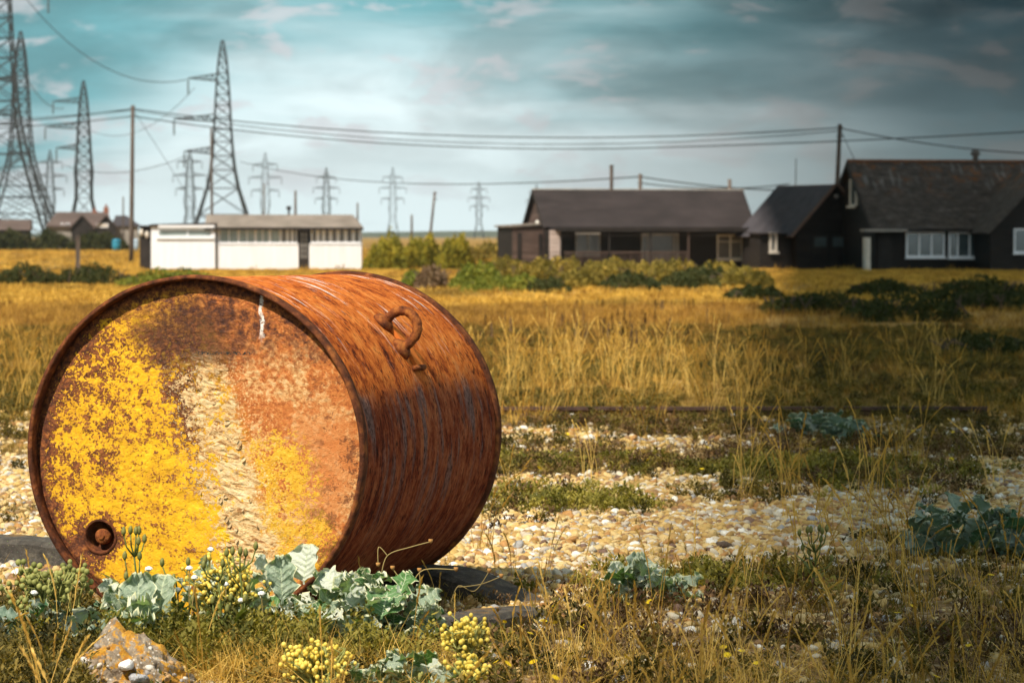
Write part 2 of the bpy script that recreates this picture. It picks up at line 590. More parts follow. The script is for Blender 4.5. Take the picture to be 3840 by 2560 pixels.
cable([(P(240, 620, 1100), P(700, 585, 900), 3.)], 'faint low conductor between the slim dark pylon and the broad-footed pylon', .09)
cable([(P(320, 480, 1120), P(730, 330, 900), 6.)], 'faint conductor rising to the top arm of the broad-footed pylon', .07)
# ------------------------------------------------------------------ buildings
M['black_board'] = principled('black_tarred_boards', streaky((.007, .0055, .005), (.022, .016, .0135), (1.2, 1.2, 30), .3), .75)
M['black_trim'] = principled('black_trim', mottled((.010, .008, .007), (.028, .021, .019), 2.), .7)
M['brown_lit_board'] = principled('brown_sunlit_boards', streaky((.055, .034, .027), (.13, .085, .070), (1.2, 1.2, 30), .3), .8)  # brown, lightened to carry sun on gable, lean-to and shed bargeboard; railing shares it
M['felt'] = principled('dark_felt_roof', lambda t: t.ramp(t.noise(t.vm('MULTIPLY', OC(t), (.7, .7, 2.5)), 1., 5, .6), [(.3, (.020, .016, .0165)), (.7, (.040, .031, .032))]), .9)
M['felt_grey'] = principled('grey_slate_roof', lambda t: t.ramp(t.noise(OC(t), 1.6, 5, .6), [(.3, (.040, .036, .043)), (.7, (.070, .063, .072))]), .9)
def c_slate(t):
    p = OC(t)
    a = t.ramp(t.noise(t.vm('MULTIPLY', p, (2.2, 4, 4)), 1., 6, .65), [(.28, (.030, .025, .023)), (.55, (.080, .066, .058)), (.75, (.14, .12, .115))])
    x, y, z = t.xyz(p)
    lich = t.m('MULTIPLY', t.ss(t.noise(p, 1.3, 5, .65), .52, .68), t.ss(z, 3.0, 5.0))
    a = t.mix(lich, a, (.20, .075, .022))
    pale = t.m('MULTIPLY', t.ss(t.noise(t.vm('MULTIPLY', p, (5., 1, .8)), 1., 3), .56, .66), t.ss(z, 3.3, 4.4))
    return t.mix(t.m('MULTIPLY', pale, .5), a, (.25, .24, .24))
M['slate'] = principled('lichened_slate', c_slate, .9, lambda t: t.noise(t.vm('MULTIPLY', OC(t), (5, 5, 9)), 1., 3), .5, .03)
M['ridge_tile'] = principled('ridge_tile', mottled((.11, .045, .025), (.20, .085, .04), 3.), .85)
M['white'] = principled('white_paint', streaky((.72, .72, .76), (.82, .82, .86), (6, 6, .7), .03), .6)
M['cream'] = principled('cream_paint', mottled((.52, .46, .40), (.70, .64, .56), 2.), .6)
M['greyframe'] = principled('weathered_frame', mottled((.22, .20, .185), (.36, .33, .30), 3.), .7)
M['sunlit_board'] = principled('sunbleached_boards', streaky((.34, .26, .23), (.52, .42, .38), (2, 2, 30), .15), .8)  # pale colour stands for sun striking the porch end boards
M['glass'] = principled('window_glass', mottled((.05, .065, .07), (.09, .11, .115), .8), .08, spec=.9)
M['pale_glass'] = principled('pale_curtained_glass', mottled((.20, .245, .235), (.34, .39, .38), 1.1), .12, spec=.7)
M['curtain'] = principled('net_curtain_glass', mottled((.10, .095, .09), (.19, .175, .165), 1.), .15, spec=.6)
M['flatroof'] = principled('dusty_felt_roof', mottled((.16, .135, .115), (.27, .23, .20), 1.2), .95)
M['brick'] = principled('brick_chimney', mottled((.20, .08, .05), (.32, .14, .09), 4.), .9)
M['redroof'] = principled('far_tile_roof', mottled((.085, .062, .056), (.13, .095, .085), .5), .9)
M['grey_render'] = principled('grey_render', mottled((.22, .20, .18), (.34, .31, .28), .5), .9)
M['lamp_white'] = principled('white_enamel', (.8, .78, .72), .35)

class Frame:
    """local frame of a building: X along the front, Y into depth, turned ccw by rz about (x0,y0)"""
    def __init__(s, px, Y, deg, z0):
        p = P(px, 900, Y)
        s.x0, s.y0, s.z0 = p.x, Y, z0
        s.a = R(deg); s.c = math.cos(s.a); s.s = math.sin(s.a)

    def loc(s, px, py, D=0.):
        """local (X, z) of the point of the plane local-Y = D that is seen at photo pixel"""
        ox, oy = s.x0 - s.s * D, s.y0 + s.c * D
        d = P(px, py, 1.0)
        k = d.x
        X = (k * oy - ox) / (s.c - k * s.s)
        wy = oy + X * s.s
        return X, P(px, py, wy).z - s.z0

    def rect(s, x0, y0, x1, y1, D=0.):
        a, zt = s.loc(x0, y0, D); b, zb = s.loc(x1, y1, D)
        return a, b, zb, zt

def window(root, x0, x1, z0, z1, D, fm, gm, mull=(.5,), sill=None, fw=.06, proud=.05, bars=()):
    """frame with sunk panes, standing proud of the wall plane local-Y = D"""
    mb = MB()
    mb.box(x0, x1, D - proud, D + .04, z1 - fw, z1)
    mb.box(x0, x1, D - proud, D + .04, z0, z0 + fw)
    mb.box(x0, x0 + fw, D - proud, D + .04, z0 + fw, z1 - fw)
    mb.box(x1 - fw, x1, D - proud, D + .04, z0 + fw, z1 - fw)
    w = x1 - x0
    cuts = [x0 + fw] + [x0 + w * m for m in mull] + [x1 - fw]
    for m in mull:
        mb.box(x0 + w * m - fw * .5, x0 + w * m + fw * .5, D - proud + .006, D + .04, z0 + fw, z1 - fw)
    for b in bars:
        zz = z0 + (z1 - z0) * b
        mb.box(x0 + fw, x1 - fw, D - proud + .012, D + .03, zz - fw * .3, zz + fw * .3)
    f = mb.obj('window', fm, root)
    for a, b in zip(cuts[:-1], cuts[1:]):
        g = MB().box(a + .01, b - .01, D - .012, D + .012, z0 + fw * .8, z1 - fw * .8).obj('pane', gm, f)
    if sill:
        MB().box(x0 - .06, x1 + .06, D - proud - .09, D - proud - .002, z0 - .07, z0 + .01).obj('sill', sill, f)
    return f

def boards_x(root, x0, x1, D, z0, z1, mat, h=.16, name='weatherboard'):
    """horizontal boards on a front wall (plane local-Y = D), one object each, lapped"""
    n = max(1, int(round((z1 - z0) / h))); h = (z1 - z0) / n
    me = MB().add([(0, 0, 0), (1, 0, 0), (1, -.032, 0), (0, -.032, 0), (0, -.012, 1.05), (1, -.012, 1.05), (1, 0, 1.05), (0, 0, 1.05)],
                  [(0, 1, 2, 3), (3, 2, 5, 4), (4, 5, 6, 7), (0, 3, 4, 7), (1, 6, 5, 2), (0, 7, 6, 1)]).mesh('weatherboard')
    me.materials.append(mat)
    for i in range(n):
        o = obj(name, me, None, root, (x0, D, z0 + i * h))
        o.scale = (x1 - x0, 1, h)

def boards_y(root, X, spans, z0, h, mat, name='weatherboard'):
    """horizontal boards on a left end wall (plane local-X = X); spans gives (y0,y1) per course"""
    me = MB().add([(0, 0, 0), (0, 1, 0), (-.032, 1, 0), (-.032, 0, 0), (-.012, 0, 1.05), (-.012, 1, 1.05), (0, 1, 1.05), (0, 0, 1.05)],
                  [(0, 3, 2, 1), (3, 4, 5, 2), (4, 7, 6, 5), (0, 7, 4, 3), (1, 2, 5, 6), (0, 1, 6, 7)]).mesh('weatherboard')
    me.materials.append(mat)
    for i, (a, b) in enumerate(spans):
        if b - a < .05:
            continue
        o = obj(name, me, None, root, (X, a, z0 + i * h))
        o.scale = (1, b - a, h)

def planks_v(root, x0, x1, D, z0, z1, mat, w=.2, name='plank'):
    n = max(1, int(round((x1 - x0) / w))); w = (x1 - x0) / n
    me = MB().box(.03, .97, -.022, .0, 0, 1).mesh('plank')
    me.materials.append(mat)
    for i in range(n):
        o = obj(name, me, None, root, (x0 + i * w, D - random.uniform(0, .006), z0))
        o.scale = (w, 1, z1 - z0)

# --- white hut -----------------------------------------------------------
hut_gz = -.50
f = Frame(815, 180, 2, hut_gz)
hut = thing('white_hut', 'low white weatherboarded hut with a dusty flat roof and a dark glazed door', 'hut', (f.x0, f.y0, f.z0), f.a)
xR, zE = f.loc(1357, 852); xL, _ = f.loc(812, 852)
_, zW1 = f.loc(900, 915); _, zW0 = f.loc(900, 855)
xd0, xd1, _, _ = f.rect(1120, 860, 1160, 980)
mb = MB()
mb.box(xL, xd0, 0, .12, 0, zW1); mb.box(xd1, xR, 0, .12, 0, zW1)
mb.box(xL, xd0, 0, .12, zW0 - .02, zE + .05); mb.box(xd1, xR, 0, .12, zW0 - .02, zE + .05)
mb.box(xR - .12, xR, .12, 4.2, 0, zE); mb.box(xL, xL + .12, .12, 4.2, 0, zE); mb.box(xL, xR, 4.2, 4.3, 0, zE)
mb.obj('wall', M['white'], hut)
planks_v(hut, xL + .02, xd0 - .01, -.001, .0, zW1 - .03, M['white'], .17)
planks_v(hut, xd1 + .01, xR - .02, -.001, .0, zW1 - .03, M['white'], .17)
MB().box(xL, xd0 - .01, -.06, -.024, zW1 - .02, zW1 + .03).obj('window_ledge', M['white'], hut)
MB().box(xd1 + .01, xR, -.06, -.024, zW1 - .02, zW1 + .03).obj('window_ledge', M['white'], hut)
wx = [f.loc(p, 880)[0] for p in (822, 895, 958, 1012, 1052, 1078, 1096, 1114)]
for i, (a, b) in enumerate(zip(wx[:-1], wx[1:])):
    window(hut, a, b - .004, zW1 + .035, zW0 - .025, .05, M['white'], M['pale_glass'] if i < 4 else M['curtain'], (.5,) if i < 3 else (), None, .05, .055)
wx = [f.loc(p, 880)[0] for p in (1166, 1192, 1214, 1240, 1268, 1296, 1325, 1352)]
for i, (a, b) in enumerate(zip(wx[:-1], wx[1:])):
    window(hut, a, b - .004, zW1 + .035, zW0 - .025, .05, M['white'], M['curtain'], (), None, .075, .055)
d = MB().box(xd0 + .02, xd1 - .02, .03, .08, .02, zE - .05).obj('door', M['black_trim'], hut)
dw = (xd1 - xd0 - .04)
for r_ in range(5):
    for c_ in range(2):
        a = xd0 + .02 + dw * (.14 + .40 * c_); z = .55 + (zE - .75) * r_ / 5.0
        MB().box(a, a + dw * .32, .022, .029, z, z + (zE - .75) / 5 * .78).obj('pane', M['curtain'], d)
zT = f.loc(1000, 806, 1.5)[1]
xr0, xr1 = f.loc(768, 850)[0], f.loc(1362, 852)[0]
mb = MB(); mb.slab([(xr0, -.32, zE + .02), (xr1, -.32, zE - .01), (xr1 - .5, 2.3, zT + .02), (xr0 - .03, 2.3, zT + .02)], .10)
mb.slab([(xr0 - .03, 2.302, zT + .02), (xr1 - .5, 2.302, zT + .02), (xr1, 4.6, zE), (xr0, 4.6, zE)], .10)
rf = mb.obj('roof', M['flatroof'], hut)
MB().box(xr0, xr1, -.37, -.322, zE - .14, zE - .02).obj('fascia', M['black_trim'], rf)
x0, x1, z0, z1 = f.rect(1083, 800, 1091, 770, 2.3)
MB().tube([(x0, 2.3, zT - .1), (x0, 2.3, zT + .25)], .05, 8).tube([(x0, 2.3, zT + .25), (x0, 2.3, zT + .42)], .11, 8).obj('flue', M['black_trim'], rf)
# side extension of the hut
D2 = -.25
ax, ztop = f.loc(566, 846, D2); bx, zb = f.loc(806, 838, D2)
_, zs = f.loc(600, 890, D2)
ext = MB(); ext.box(ax, bx, D2, D2 + .1, 0, zs - .02); ext.box(ax, ax + .30, D2, D2 + .1, zs - .02, ztop); ext.box(bx - .12, bx, D2, D2 + .1, zs - .02, ztop)
ext.box(ax + .30, bx - .12, D2, D2 + .1, ztop - .16, ztop); ext.box(bx - .1, bx, D2 + .1, 2.6, 0, ztop); ext.box(ax, ax + .1, D2 + .1, 2.6, 0, ztop)
ext.obj('extension_wall', M['white'], hut)
window(hut, ax + .31, bx - .13, zs, ztop - .17, D2 + .05, M['white'], M['pale_glass'], (.55,), M['white'], .06, .05)
MB().slab([(ax - .12, D2 - .12, ztop + .02), (bx + .06, D2 - .12, ztop + .10), (bx + .06, 2.6, ztop + .16), (ax - .12, 2.6, ztop + .08)], .07).obj('extension_roof', M['felt'], hut)
MB().box(ax + .35, bx - .02, D2 - .15, D2 - .122, ztop - .10, ztop + .02).obj('fascia_board', M['white'], hut)
sx, _ = f.loc(524, 900, .3)
MB().box(sx, ax - .01, .25, 2.4, 0, ztop - .03).obj('lean_to', M['black_trim'], hut)
MB().slab([(sx - .1, .15, ztop - .02), (ax - .01, .15, ztop - .02), (ax - .01, 2.5, ztop + .02), (sx - .1, 2.5, ztop + .02)], .04).obj('lean_to_roof', M['felt'], hut)
for px, py in ((531, 872), (551, 880)):
    X, Z = f.loc(px, py, .25)
    o = MB().tube([(X, .19, Z - .16), (X, .17, Z - .08), (X, .17, Z + .08), (X, .19, Z + .16)], [.03, .09, .09, .03], 8).obj('fishing_float', M['cream'], None, True)
    o.location = (f.x0, f.y0, f.z0); o.rotation_euler = (0, 0, f.a)
    tag(o, 'pale oblong float hanging on the dark lean-to, %s' % ('the left and smaller of two' if px < 540 else 'the right one, next to the white wall'), 'float', 'floats on the lean-to')

# --- black bungalow ------------------------------------------------------
f = Frame(2047, 180, 15, -.62)
bung = thing('bungalow', 'long black timber bungalow with a dark felt roof, porch and lean-to', 'house', (f.x0, f.y0, f.z0), f.a)
half = 1.75
xE, zE = f.loc(2822, 840); zE = f.loc(2047, 838)[1]
_, zR = f.loc(2012, 712, half)
L = xE
mb = MB()
mb.box(0, L, .0, .1, 0, zE - .02); mb.box(0, L, 2 * half - .1, 2 * half, 0, zE - .02)
mb.prism([(.1, 0), (2 * half - .1, 0), (2 * half - .1, zE - .02), (half, zR - .1), (.1, zE - .02)], 'x', 0.04, .14)
mb.prism([(.1, 0), (2 * half - .1, 0), (2 * half - .1, zE - .02), (half, zR - .1), (.1, zE - .02)], 'x', L - .14, L - .04)
mb.obj('wall', M['black_board'], bung)
n = 20; h = (zR - .2) / n
sp = []
for i in range(n):
    z = (i + 1) * h
    t = min(1, max(0, (zR - .12 - z) / (zR - zE)))
    sp.append((half - half * t + .03, half + half * t - .03))
boards_y(bung, .038, sp, 0.02, h, M['brown_lit_board'])  # coloured lighter than the front wall to show sun on this end
mb = MB()
mb.slab([(-.16, -.20, zE - .17), (L + .12, -.20, zE - .17), (L + .12, half, zR), (-.16, half, zR)], .07)
mb.slab([(-.16, half + .002, zR), (L + .12, half + .002, zR), (L + .12, 2 * half + .2, zE - .17), (-.16, 2 * half + .2, zE - .17)], .07)
rf = mb.obj('roof', M['felt'], bung)
mb = MB().tube([(-.2, half, zR + .02), (L + .15, half, zR + .02)], .05, 6); mb.obj('ridge', M['greyframe'], rf)
mb = MB().slab([(-.20, -.24, zE - .20), (-.162, -.24, zE - .20), (-.162, half, zR + .03), (-.20, half, zR + .03)], .14)
mb.slab([(-.20, half + .003, zR + .03), (-.162, half + .003, zR + .03), (-.162, 2 * half + .24, zE - .20), (-.20, 2 * half + .24, zE - .20)], .14)
mb.obj('bargeboard', M['black_trim'], rf)
for px, top, r_ in ((2293, 620, .085),):
    X, Z = f.loc(px, top, half); MB().tube([(X, half, zR - .2), (X, half, Z)], r_, 10).tube([(X, half, Z - .06), (X, half, Z + .01)], r_ * 1.3, 10).obj('flue', M['pole'], rf)
# porch
PD = -1.25
px0, zP = f.loc(2092, 852, PD); px1, zP2 = f.loc(2872, 852, PD)
mb = MB().slab([(px0 - .1, PD - .1, zP - .02), (px1, PD - .1, zP - .02), (px1, -.205, zE - .21), (px0 - .1, -.205, zE - .21)], .06)
pr = mb.obj('porch_roof', M['felt'], bung)
MB().box(px0 - .1, px1, PD - .15, PD - .104, zP - .2, zP - .01).obj('fascia', M['black_trim'], pr)
for p in (2104, 2285, 2440, 2582):
    X, _ = f.loc(p, 900, PD); MB().box(X - .035, X + .035, PD - .035, PD + .035, 0, zP - .08).obj('porch_post', M['black_trim' if p != 2582 else 'brown_lit_board'], bung)
ra, zr = f.loc(2115, 946, PD); rb, _ = f.loc(2578, 946, PD)
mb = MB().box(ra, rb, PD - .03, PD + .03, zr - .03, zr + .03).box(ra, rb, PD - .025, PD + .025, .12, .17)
rl = mb.obj('railing', M['brown_lit_board'], bung)
me = MB().box(-.018, .018, PD - .018, PD + .018, .17, zr - .03).mesh('baluster'); me.materials.append(M['brown_lit_board'])
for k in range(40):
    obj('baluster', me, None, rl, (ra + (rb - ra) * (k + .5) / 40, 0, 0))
MB().box(px0 - .05, px1 - .3, PD - .05, -.002, .0, .10).obj('porch_floor', M['greyframe'], bung)
# end of the porch, with sunlight put into its pale board colour
xa, za = f.loc(2060, 862, PD + .35); xb, zb = f.loc(2100, 862, PD + .35)
MB().box(xa, xb, PD + .35, -.004, 0, za).obj('porch_end', M['black_board'], bung)
boards_x(bung, xa, xb, PD + .348, .02, za - .02, M['sunlit_board'], .19)
boards_y(bung, xa - .002, [(PD + .36, -.01)] * 10, .02, (za - .04) / 10, M['black_board'])
for (a, b, c, d, mu) in ((2157, 872, 2250, 962, (.5,)), (2404, 877, 2544, 985, (.16, .88)), (2688, 880, 2784, 972, (.52,))):
    x0, x1, z0, z1 = f.rect(a, b, c, d, 0)
    window(bung, x0, x1, z0, z1, 0, M['cream' if a > 2600 else 'greyframe'], M['curtain'], mu, M['cream'] if a > 2600 else None, .07, .05, (.72,) if a > 2600 else ())
for px, py in ((2815, 912), (2846, 872)):
    X, Z = f.loc(px, py, -.03)
    MB().tube([(X, -.03, Z), (X, -.10, Z)], .10 if px < 2830 else .07, 12).obj('wall_lamp', M['greyframe'], bung)
X, Z = f.loc(2018, 836, half)
lampY = (half - .25)
MB().tube([(.03, lampY, Z), (-.06, lampY, Z)], [.13, .10], 14).obj('round_lamp', M['lamp_white'], bung)
# lean-to on the left end
lx, zl = f.loc(1906, 840, 1.3); rx = .0
_, zl0 = f.loc(1906, 845, 1.3)
mb = MB().box(lx, -.03, .55, .65, 0, zl0 - .05).box(lx, lx + .1, .65, 3.2, 0, zl0 - .05).box(lx, -.03, 3.2, 3.3, 0, zl0 - .05)
mb.obj('lean_to_wall', M['black_board'], bung)
boards_x(bung, lx + .0, -.02, .548, .02, zl0 - .08, M['brown_lit_board'], .165)
MB().slab([(lx - .14, .40, zl0), (-.01, .40, zl0 + .10), (-.01, 3.4, zl0 + .10), (lx - .14, 3.4, zl0)], .08).obj('lean_to_roof', M['flatroof'], bung)
X, _ = f.loc(1948, 900, .5)
MB().box(X - .10, X + .10, .49, .514, .05, zl0 - .35).obj('lean_to_door', M['black_trim'], bung)
X, _ = f.loc(2027, 900, .5)
MB().box(X - .09, X + .09, .49, .514, .05, zl0 - .4).obj('lean_to_shutter', M['black_trim'], bung)

# --- gabled black shed ---------------------------------------------------
f = Frame(2985, 176, 20, -.62)
shed = thing('gabled_shed', 'black gabled shed with a grey roof and double doors, right of the bungalow', 'shed', (f.x0, f.y0, f.z0), f.a)
W = f.loc(3272, 900)[0]; dep = 6.2
_, zE = f.loc(2985, 866); xA, zA = f.loc(3134, 697)
xA = W * .5
mb = MB()
mb.prism([(0, 0), (W, 0), (W, zE), (xA, zA - .08), (0, zE)], 'y', 0, .1)
mb.prism([(0, 0), (W, 0), (W, zE), (xA, zA - .08), (0, zE)], 'y', dep - .1, dep)
mb.box(0, .1, .1, dep - .1, 0, zE); mb.box(W - .1, W, .1, dep - .1, 0, zE)
mb.obj('wall', M['black_board'], shed)
boards_x(shed, .02, W - .02, -.002, .02, zE - .03, M['black_board'], .17)
mb = MB()
oh = .28
sl_ = (zA - zE) / xA
mb.slab([(-oh, -.25, zE - oh * sl_), (xA, -.25, zA), (xA, dep + .2, zA), (-oh, dep + .2, zE - oh * sl_)][::-1], .07)
mb.slab([(xA + .002, -.25, zA), (W + oh, -.25, zE - oh * sl_), (W + oh, dep + .2, zE - oh * sl_), (xA + .002, dep + .2, zA)][::-1], .07)
rf = mb.obj('roof', M['felt_grey'], shed)
me = MB().add([(0, -.09, -.02), (0, 0, .05), (0, .09, -.02), (.44, -.09, -.02), (.44, 0, .05), (.44, .09, -.02)], [(0, 3, 4, 1), (1, 4, 5, 2), (0, 1, 2), (3, 5, 4)]).mesh('ridge_tile'); me.materials.append(M['ridge_tile'])
for k in range(14):
    o = obj('ridge_tile', me, None, rf, (xA, -.24 + k * .47, zA + .025), (0, 0, math.pi / 2))
mb = MB().slab([(-oh - .03, -.31, zE - oh * sl_ - .02), (xA, -.31, zA + .02), (xA, -.254, zA + .02), (-oh - .03, -.254, zE - oh * sl_ - .02)][::-1], .14)
mb.slab([(xA + .003, -.31, zA + .02), (W + oh + .03, -.31, zE - oh * sl_ - .02), (W + oh + .03, -.254, zE - oh * sl_ - .02), (xA + .003, -.254, zA + .02)][::-1], .14)
mb.obj('bargeboard', M['brown_lit_board'], rf)  # lighter board colour stands for sunlight along the rakes
x0, x1, z0, z1 = f.rect(3040, 880, 3128, 1000)
for a, b in ((x0, (x0 + x1) / 2 + .3), ((x0 + x1) / 2 + .33, x1 + .7)):
    d = MB().box(a, b, -.075, -.036, .05, z1).obj('door', M['black_trim'], shed)
    MB().box(a + .15, b - .15, -.09, -.077, z1 - .55, z1 - .12).obj('door_panel', M['glass'], d)
X, Z = f.loc(3133, 736)
MB().tube([(X, -.03, Z), (X, -.12, Z)], .10, 12).obj('gable_lamp', M['greyframe'], shed)
wn = MB()
for zz in (0, .25, .5):
    wn.box(X - .34 + zz * .5, X + .34 - zz * .5, -.05, -.002, zA - 1.55 + zz * 1.6, zA - 1.22 + zz * 1.6)
wn.obj('gable_vent', M['black_trim'], shed)
# link wing on the shed's left with a small white-framed window
lkx, zk = f.loc(2850, 868, .5)
MB().box(lkx, -.004, .5, 1.7, 0, zE - .1).obj('side_wing', M['black_board'], shed)
MB().slab([(lkx - .15, .3, zE - .10), (-.29, .3, zE - .10), (-.29, 1.9, zE - .05), (lkx - .15, 1.9, zE - .05)], .05).obj('side_wing_roof', M['felt'], shed)
x0, x1, z0, z1 = f.rect(2884, 872, 2912, 945, .5)
window(shed, x0, x1, z0, z1, .498, M['cream'], M['curtain'], (), M['cream'], .09, .08)

# --- slate-roofed house --------------------------------------------------
f = Frame(3280, 172, 12, -.62)
ho = thing('slate_house', 'black house with a large lichened slate roof and white windows, at the right edge', 'house', (f.x0, f.y0, f.z0), f.a)
half = 3.6
_, zE = f.loc(3280, 845); _, zR = f.loc(3224, 608, half)
L = 16.0
mb = MB()
mb.box(0, L, 0, .1, 0, zE); mb.box(0, L, 2 * half - .1, 2 * half, 0, zE)
mb.prism([(.1, 0), (2 * half - .1, 0), (2 * half - .1, zE), (half, zR - .12), (.1, zE)], 'x', .03, .13)
mb.prism([(.1, 0), (2 * half - .1, 0), (2 * half - .1, zE), (half, zR - .12), (.1, zE)], 'x', L - .13, L - .03)
mb.obj('wall', M['black_board'], ho)
n = 26; h = (zR - .2) / n; sp = []
for i in range(n):
    z = (i + 1) * h; t = min(1, max(0, (zR - .14 - z) / (zR - zE)))
    sp.append((half - half * t + .04, half + half * t - .04))
boards_y(ho, .028, sp, .02, h, M['black_board'])
# slope built course by course so that every slate row has its step
NCO = 30
mb = MB(); mb2 = MB()
rr = random.Random(4)
for side, m_ in ((0, mb), (1, mb2)):
    for i in range(NCO):
        t0, t1 = i / NCO, (i + 1) / NCO + .012
        x = -.18
        while x < L + .1:
            w = rr.uniform(.30, .42)
            j = rr.uniform(-.012, .012)
            def pt(t, xx, lift):
                y = -.25 + (half + .25) * t; z = zE - .20 + (zR - zE + .20) * t
                if side: y = 2 * half - y
                return (xx, y, z + lift)
            q = [pt(t0 + j * .3, x, .055 + j), pt(t0 + j * .3, x + w - .012, .055 + j), pt(t1, x + w - .012, .012), pt(t1, x, .012)]
            m_.slab(q if not side else q[::-1], .03)
            x += w
rf = mb.obj('roof', M['slate'], ho); rf['kind'] = 'stuff'
r2 = mb2.obj('rear_roof', M['slate'], ho); r2['kind'] = 'stuff'
me = MB().add([(0, -.13, -.05), (0, 0, .07), (0, .13, -.05), (.44, -.13, -.05), (.44, 0, .07), (.44, .13, -.05)], [(0, 3, 4, 1), (1, 4, 5, 2), (0, 1, 2), (3, 5, 4)]).mesh('ridge_tile'); me.materials.append(M['ridge_tile'])
for k in range(35):
    obj('ridge_tile', me, None, ho, (-.2 + k * .46, half, zR + .06))
mb = MB().slab([(-.24, -.3, zE - .22), (-.19, -.3, zE - .22), (-.19, half, zR + .05), (-.24, half, zR + .05)], .18)
mb.slab([(-.24, half + .003, zR + .05), (-.19, half + .003, zR + .05), (-.19, 2 * half + .3, zE - .22), (-.24, 2 * half + .3, zE - .22)], .18)
mb.obj('bargeboard', M['black_trim'], ho)
MB().box(-.15, L, -.36, -.27, zE - .30, zE - .16).obj('gutter', M['black_trim'], ho)
X, Z = f.loc(3658, 562, half)
MB().tube([(X, half, zR - .1), (X, half, Z - .25)], .13, 10).tube([(X, half, Z - .25), (X, half, Z - .12)], .22, 10).tube([(X, half, Z - .10), (X, half, Z)], [.2, .12], 10).obj('flue', M['pole'], ho)
# windows
for (a, b, c, d, mu) in ((3396, 870, 3540, 964, (.34, .66)), (3556, 870, 3668, 966, (.30, .70)), (3688, 876, 3709, 950, ())):
    x0, x1, z0, z1 = f.rect(a, b, c, d, -.01)
    window(ho, x0, x1, z0, z1, -.01, M['white'], M['glass'], mu, M['white'], .075, .09)
x0, x1, z0, z1 = f.rect(3240, 862, 3402, 869, -.6)
MB().box(x0, x1, -.7, -.01, z0, z1 + .04).obj('porch_canopy', M['greyframe'], ho)
x0, x1, z0, z1 = f.rect(3246, 890, 3264, 966, -.45)
MB().box(x0, x1, -.48, -.02, .05, z1).obj('porch_side', M['cream'], ho)
x0, x1, z0, z1 = f.rect(3290, 880, 3345, 1000, 0)
MB().box(x0, x1, -.06, -.002, .05, z1).obj('door', M['black_trim'], ho)
# gable-end window, seen edge on
ya = half - 1.0
wf = MB().box(-.10, .02, ya, ya + .07, zE + .9, zE + 2.1).box(-.10, .02, ya + .9, ya + .97, zE + .9, zE + 2.1).box(-.10, .02, ya + .07, ya + .9, zE + 2.03, zE + 2.1).box(-.10, .02, ya + .07, ya + .9, zE + .9, zE + .97).obj('gable_window', M['cream'], ho)
MB().box(-.045, -.02, ya + .075, ya + .895, zE + .975, zE + 2.025).obj('pane', M['glass'], wf)
MB().box(-.22, -.101, ya - .06, ya + 1.03, zE + .8, zE + .895).obj('sill', M['cream'], wf)
# front wing with its own gable
WD = -2.4
wx0, zw = f.loc(3716, 862, WD)
wW = 5.2; wa = wx0 + wW / 2; zwa = zw + 2.55
mb = MB().prism([(wx0, 0), (wx0 + wW, 0), (wx0 + wW, zw), (wa, zwa - .08), (wx0, zw)], 'y', WD, WD + .1)
mb.box(wx0, wx0 + .1, WD + .1, -.003, 0, zw).box(wx0 + wW - .1, wx0 + wW, WD + .1, -.003, 0, zw)
mb.obj('wing_wall', M['black_board'], ho)
oh = .2; sl2 = (zwa - zw) / (wW / 2)
mb = MB().slab([(wx0 - oh, WD - .3, zw - oh * sl2), (wa, WD - .3, zwa), (wa, 2.2, zwa), (wx0 - oh, 2.2, zw - oh * sl2)][::-1], .09)
mb.slab([(wa + .002, WD - .3, zwa), (wx0 + wW + oh, WD - .3, zw - oh * sl2), (wx0 + wW + oh, 2.2, zw - oh * sl2), (wa + .002, 2.2, zwa)][::-1], .09)
mb.obj('wing_roof', M['slate'], ho)
x0, x1, z0, z1 = f.rect(3800, 857, 3900, 948, WD)
window(ho, x0, x1, z0, z1, WD, M['white'], M['glass'], (.5,), M['white'], .075, .09)

# --- far bungalow, left --------------------------------------------------
f = Frame(180, 450, 6, -.6)
fb = thing('far_bungalow', 'far grey-brown bungalow with two small gables and red brick chimneys', 'house', (f.x0, f.y0, f.z0), f.a)
L = f.loc(420, 850)[0]; _, zE = f.loc(200, 845); _, zR = f.loc(300, 795, 4)
MB().box(0, L, 0, 8, 0, zE).obj('wall', M['grey_render'], fb)
mb = MB().slab([(-.3, -.4, zE - .1), (L + .3, -.4, zE - .1), (L - .6, 4, zR), (1.0, 4, zR)], .12)
mb.slab([(1.0, 4.003, zR), (L - .6, 4.003, zR), (L + .3, 8.4, zE - .1), (-.3, 8.4, zE - .1)], .12)
rf = mb.obj('roof', M['redroof'], fb)
for px, s_ in ((308, .95), (398, .9)):
    X, Z = f.loc(px, 812, -1.2)
    MB().prism([(X - 1.3 * s_, 0), (X + 1.3 * s_, 0), (X + 1.3 * s_, zE - .2), (X, Z), (X - 1.3 * s_, zE - .2)], 'y', -1.2, 1.5).obj('front_gable', M['black_trim'], fb)
    g = MB().slab([(X - 1.6 * s_, -1.5, zE - .45), (X, -1.5, Z + .12), (X, 2.5, Z + .12), (X - 1.6 * s_, 2.5, zE - .45)][::-1], .1)
    g.slab([(X + .002, -1.5, Z + .12), (X + 1.6 * s_, -1.5, zE - .45), (X + 1.6 * s_, 2.5, zE - .45), (X + .002, 2.5, Z + .12)][::-1], .1)
    g.obj('gable_roof', M['redroof'], fb)
for px, top in ((355, 782), (398, 770)):
    X, Z = f.loc(px, top, 4)
    c = MB().box(X - .32, X + .32, 3.7, 4.3, zE, Z - .25).obj('chimney', M['brick'], fb)
    MB().tube([(X, 4, Z - .25), (X, 4, Z + .1)], .14, 8).obj('chimney_pot', M['brick'], c)
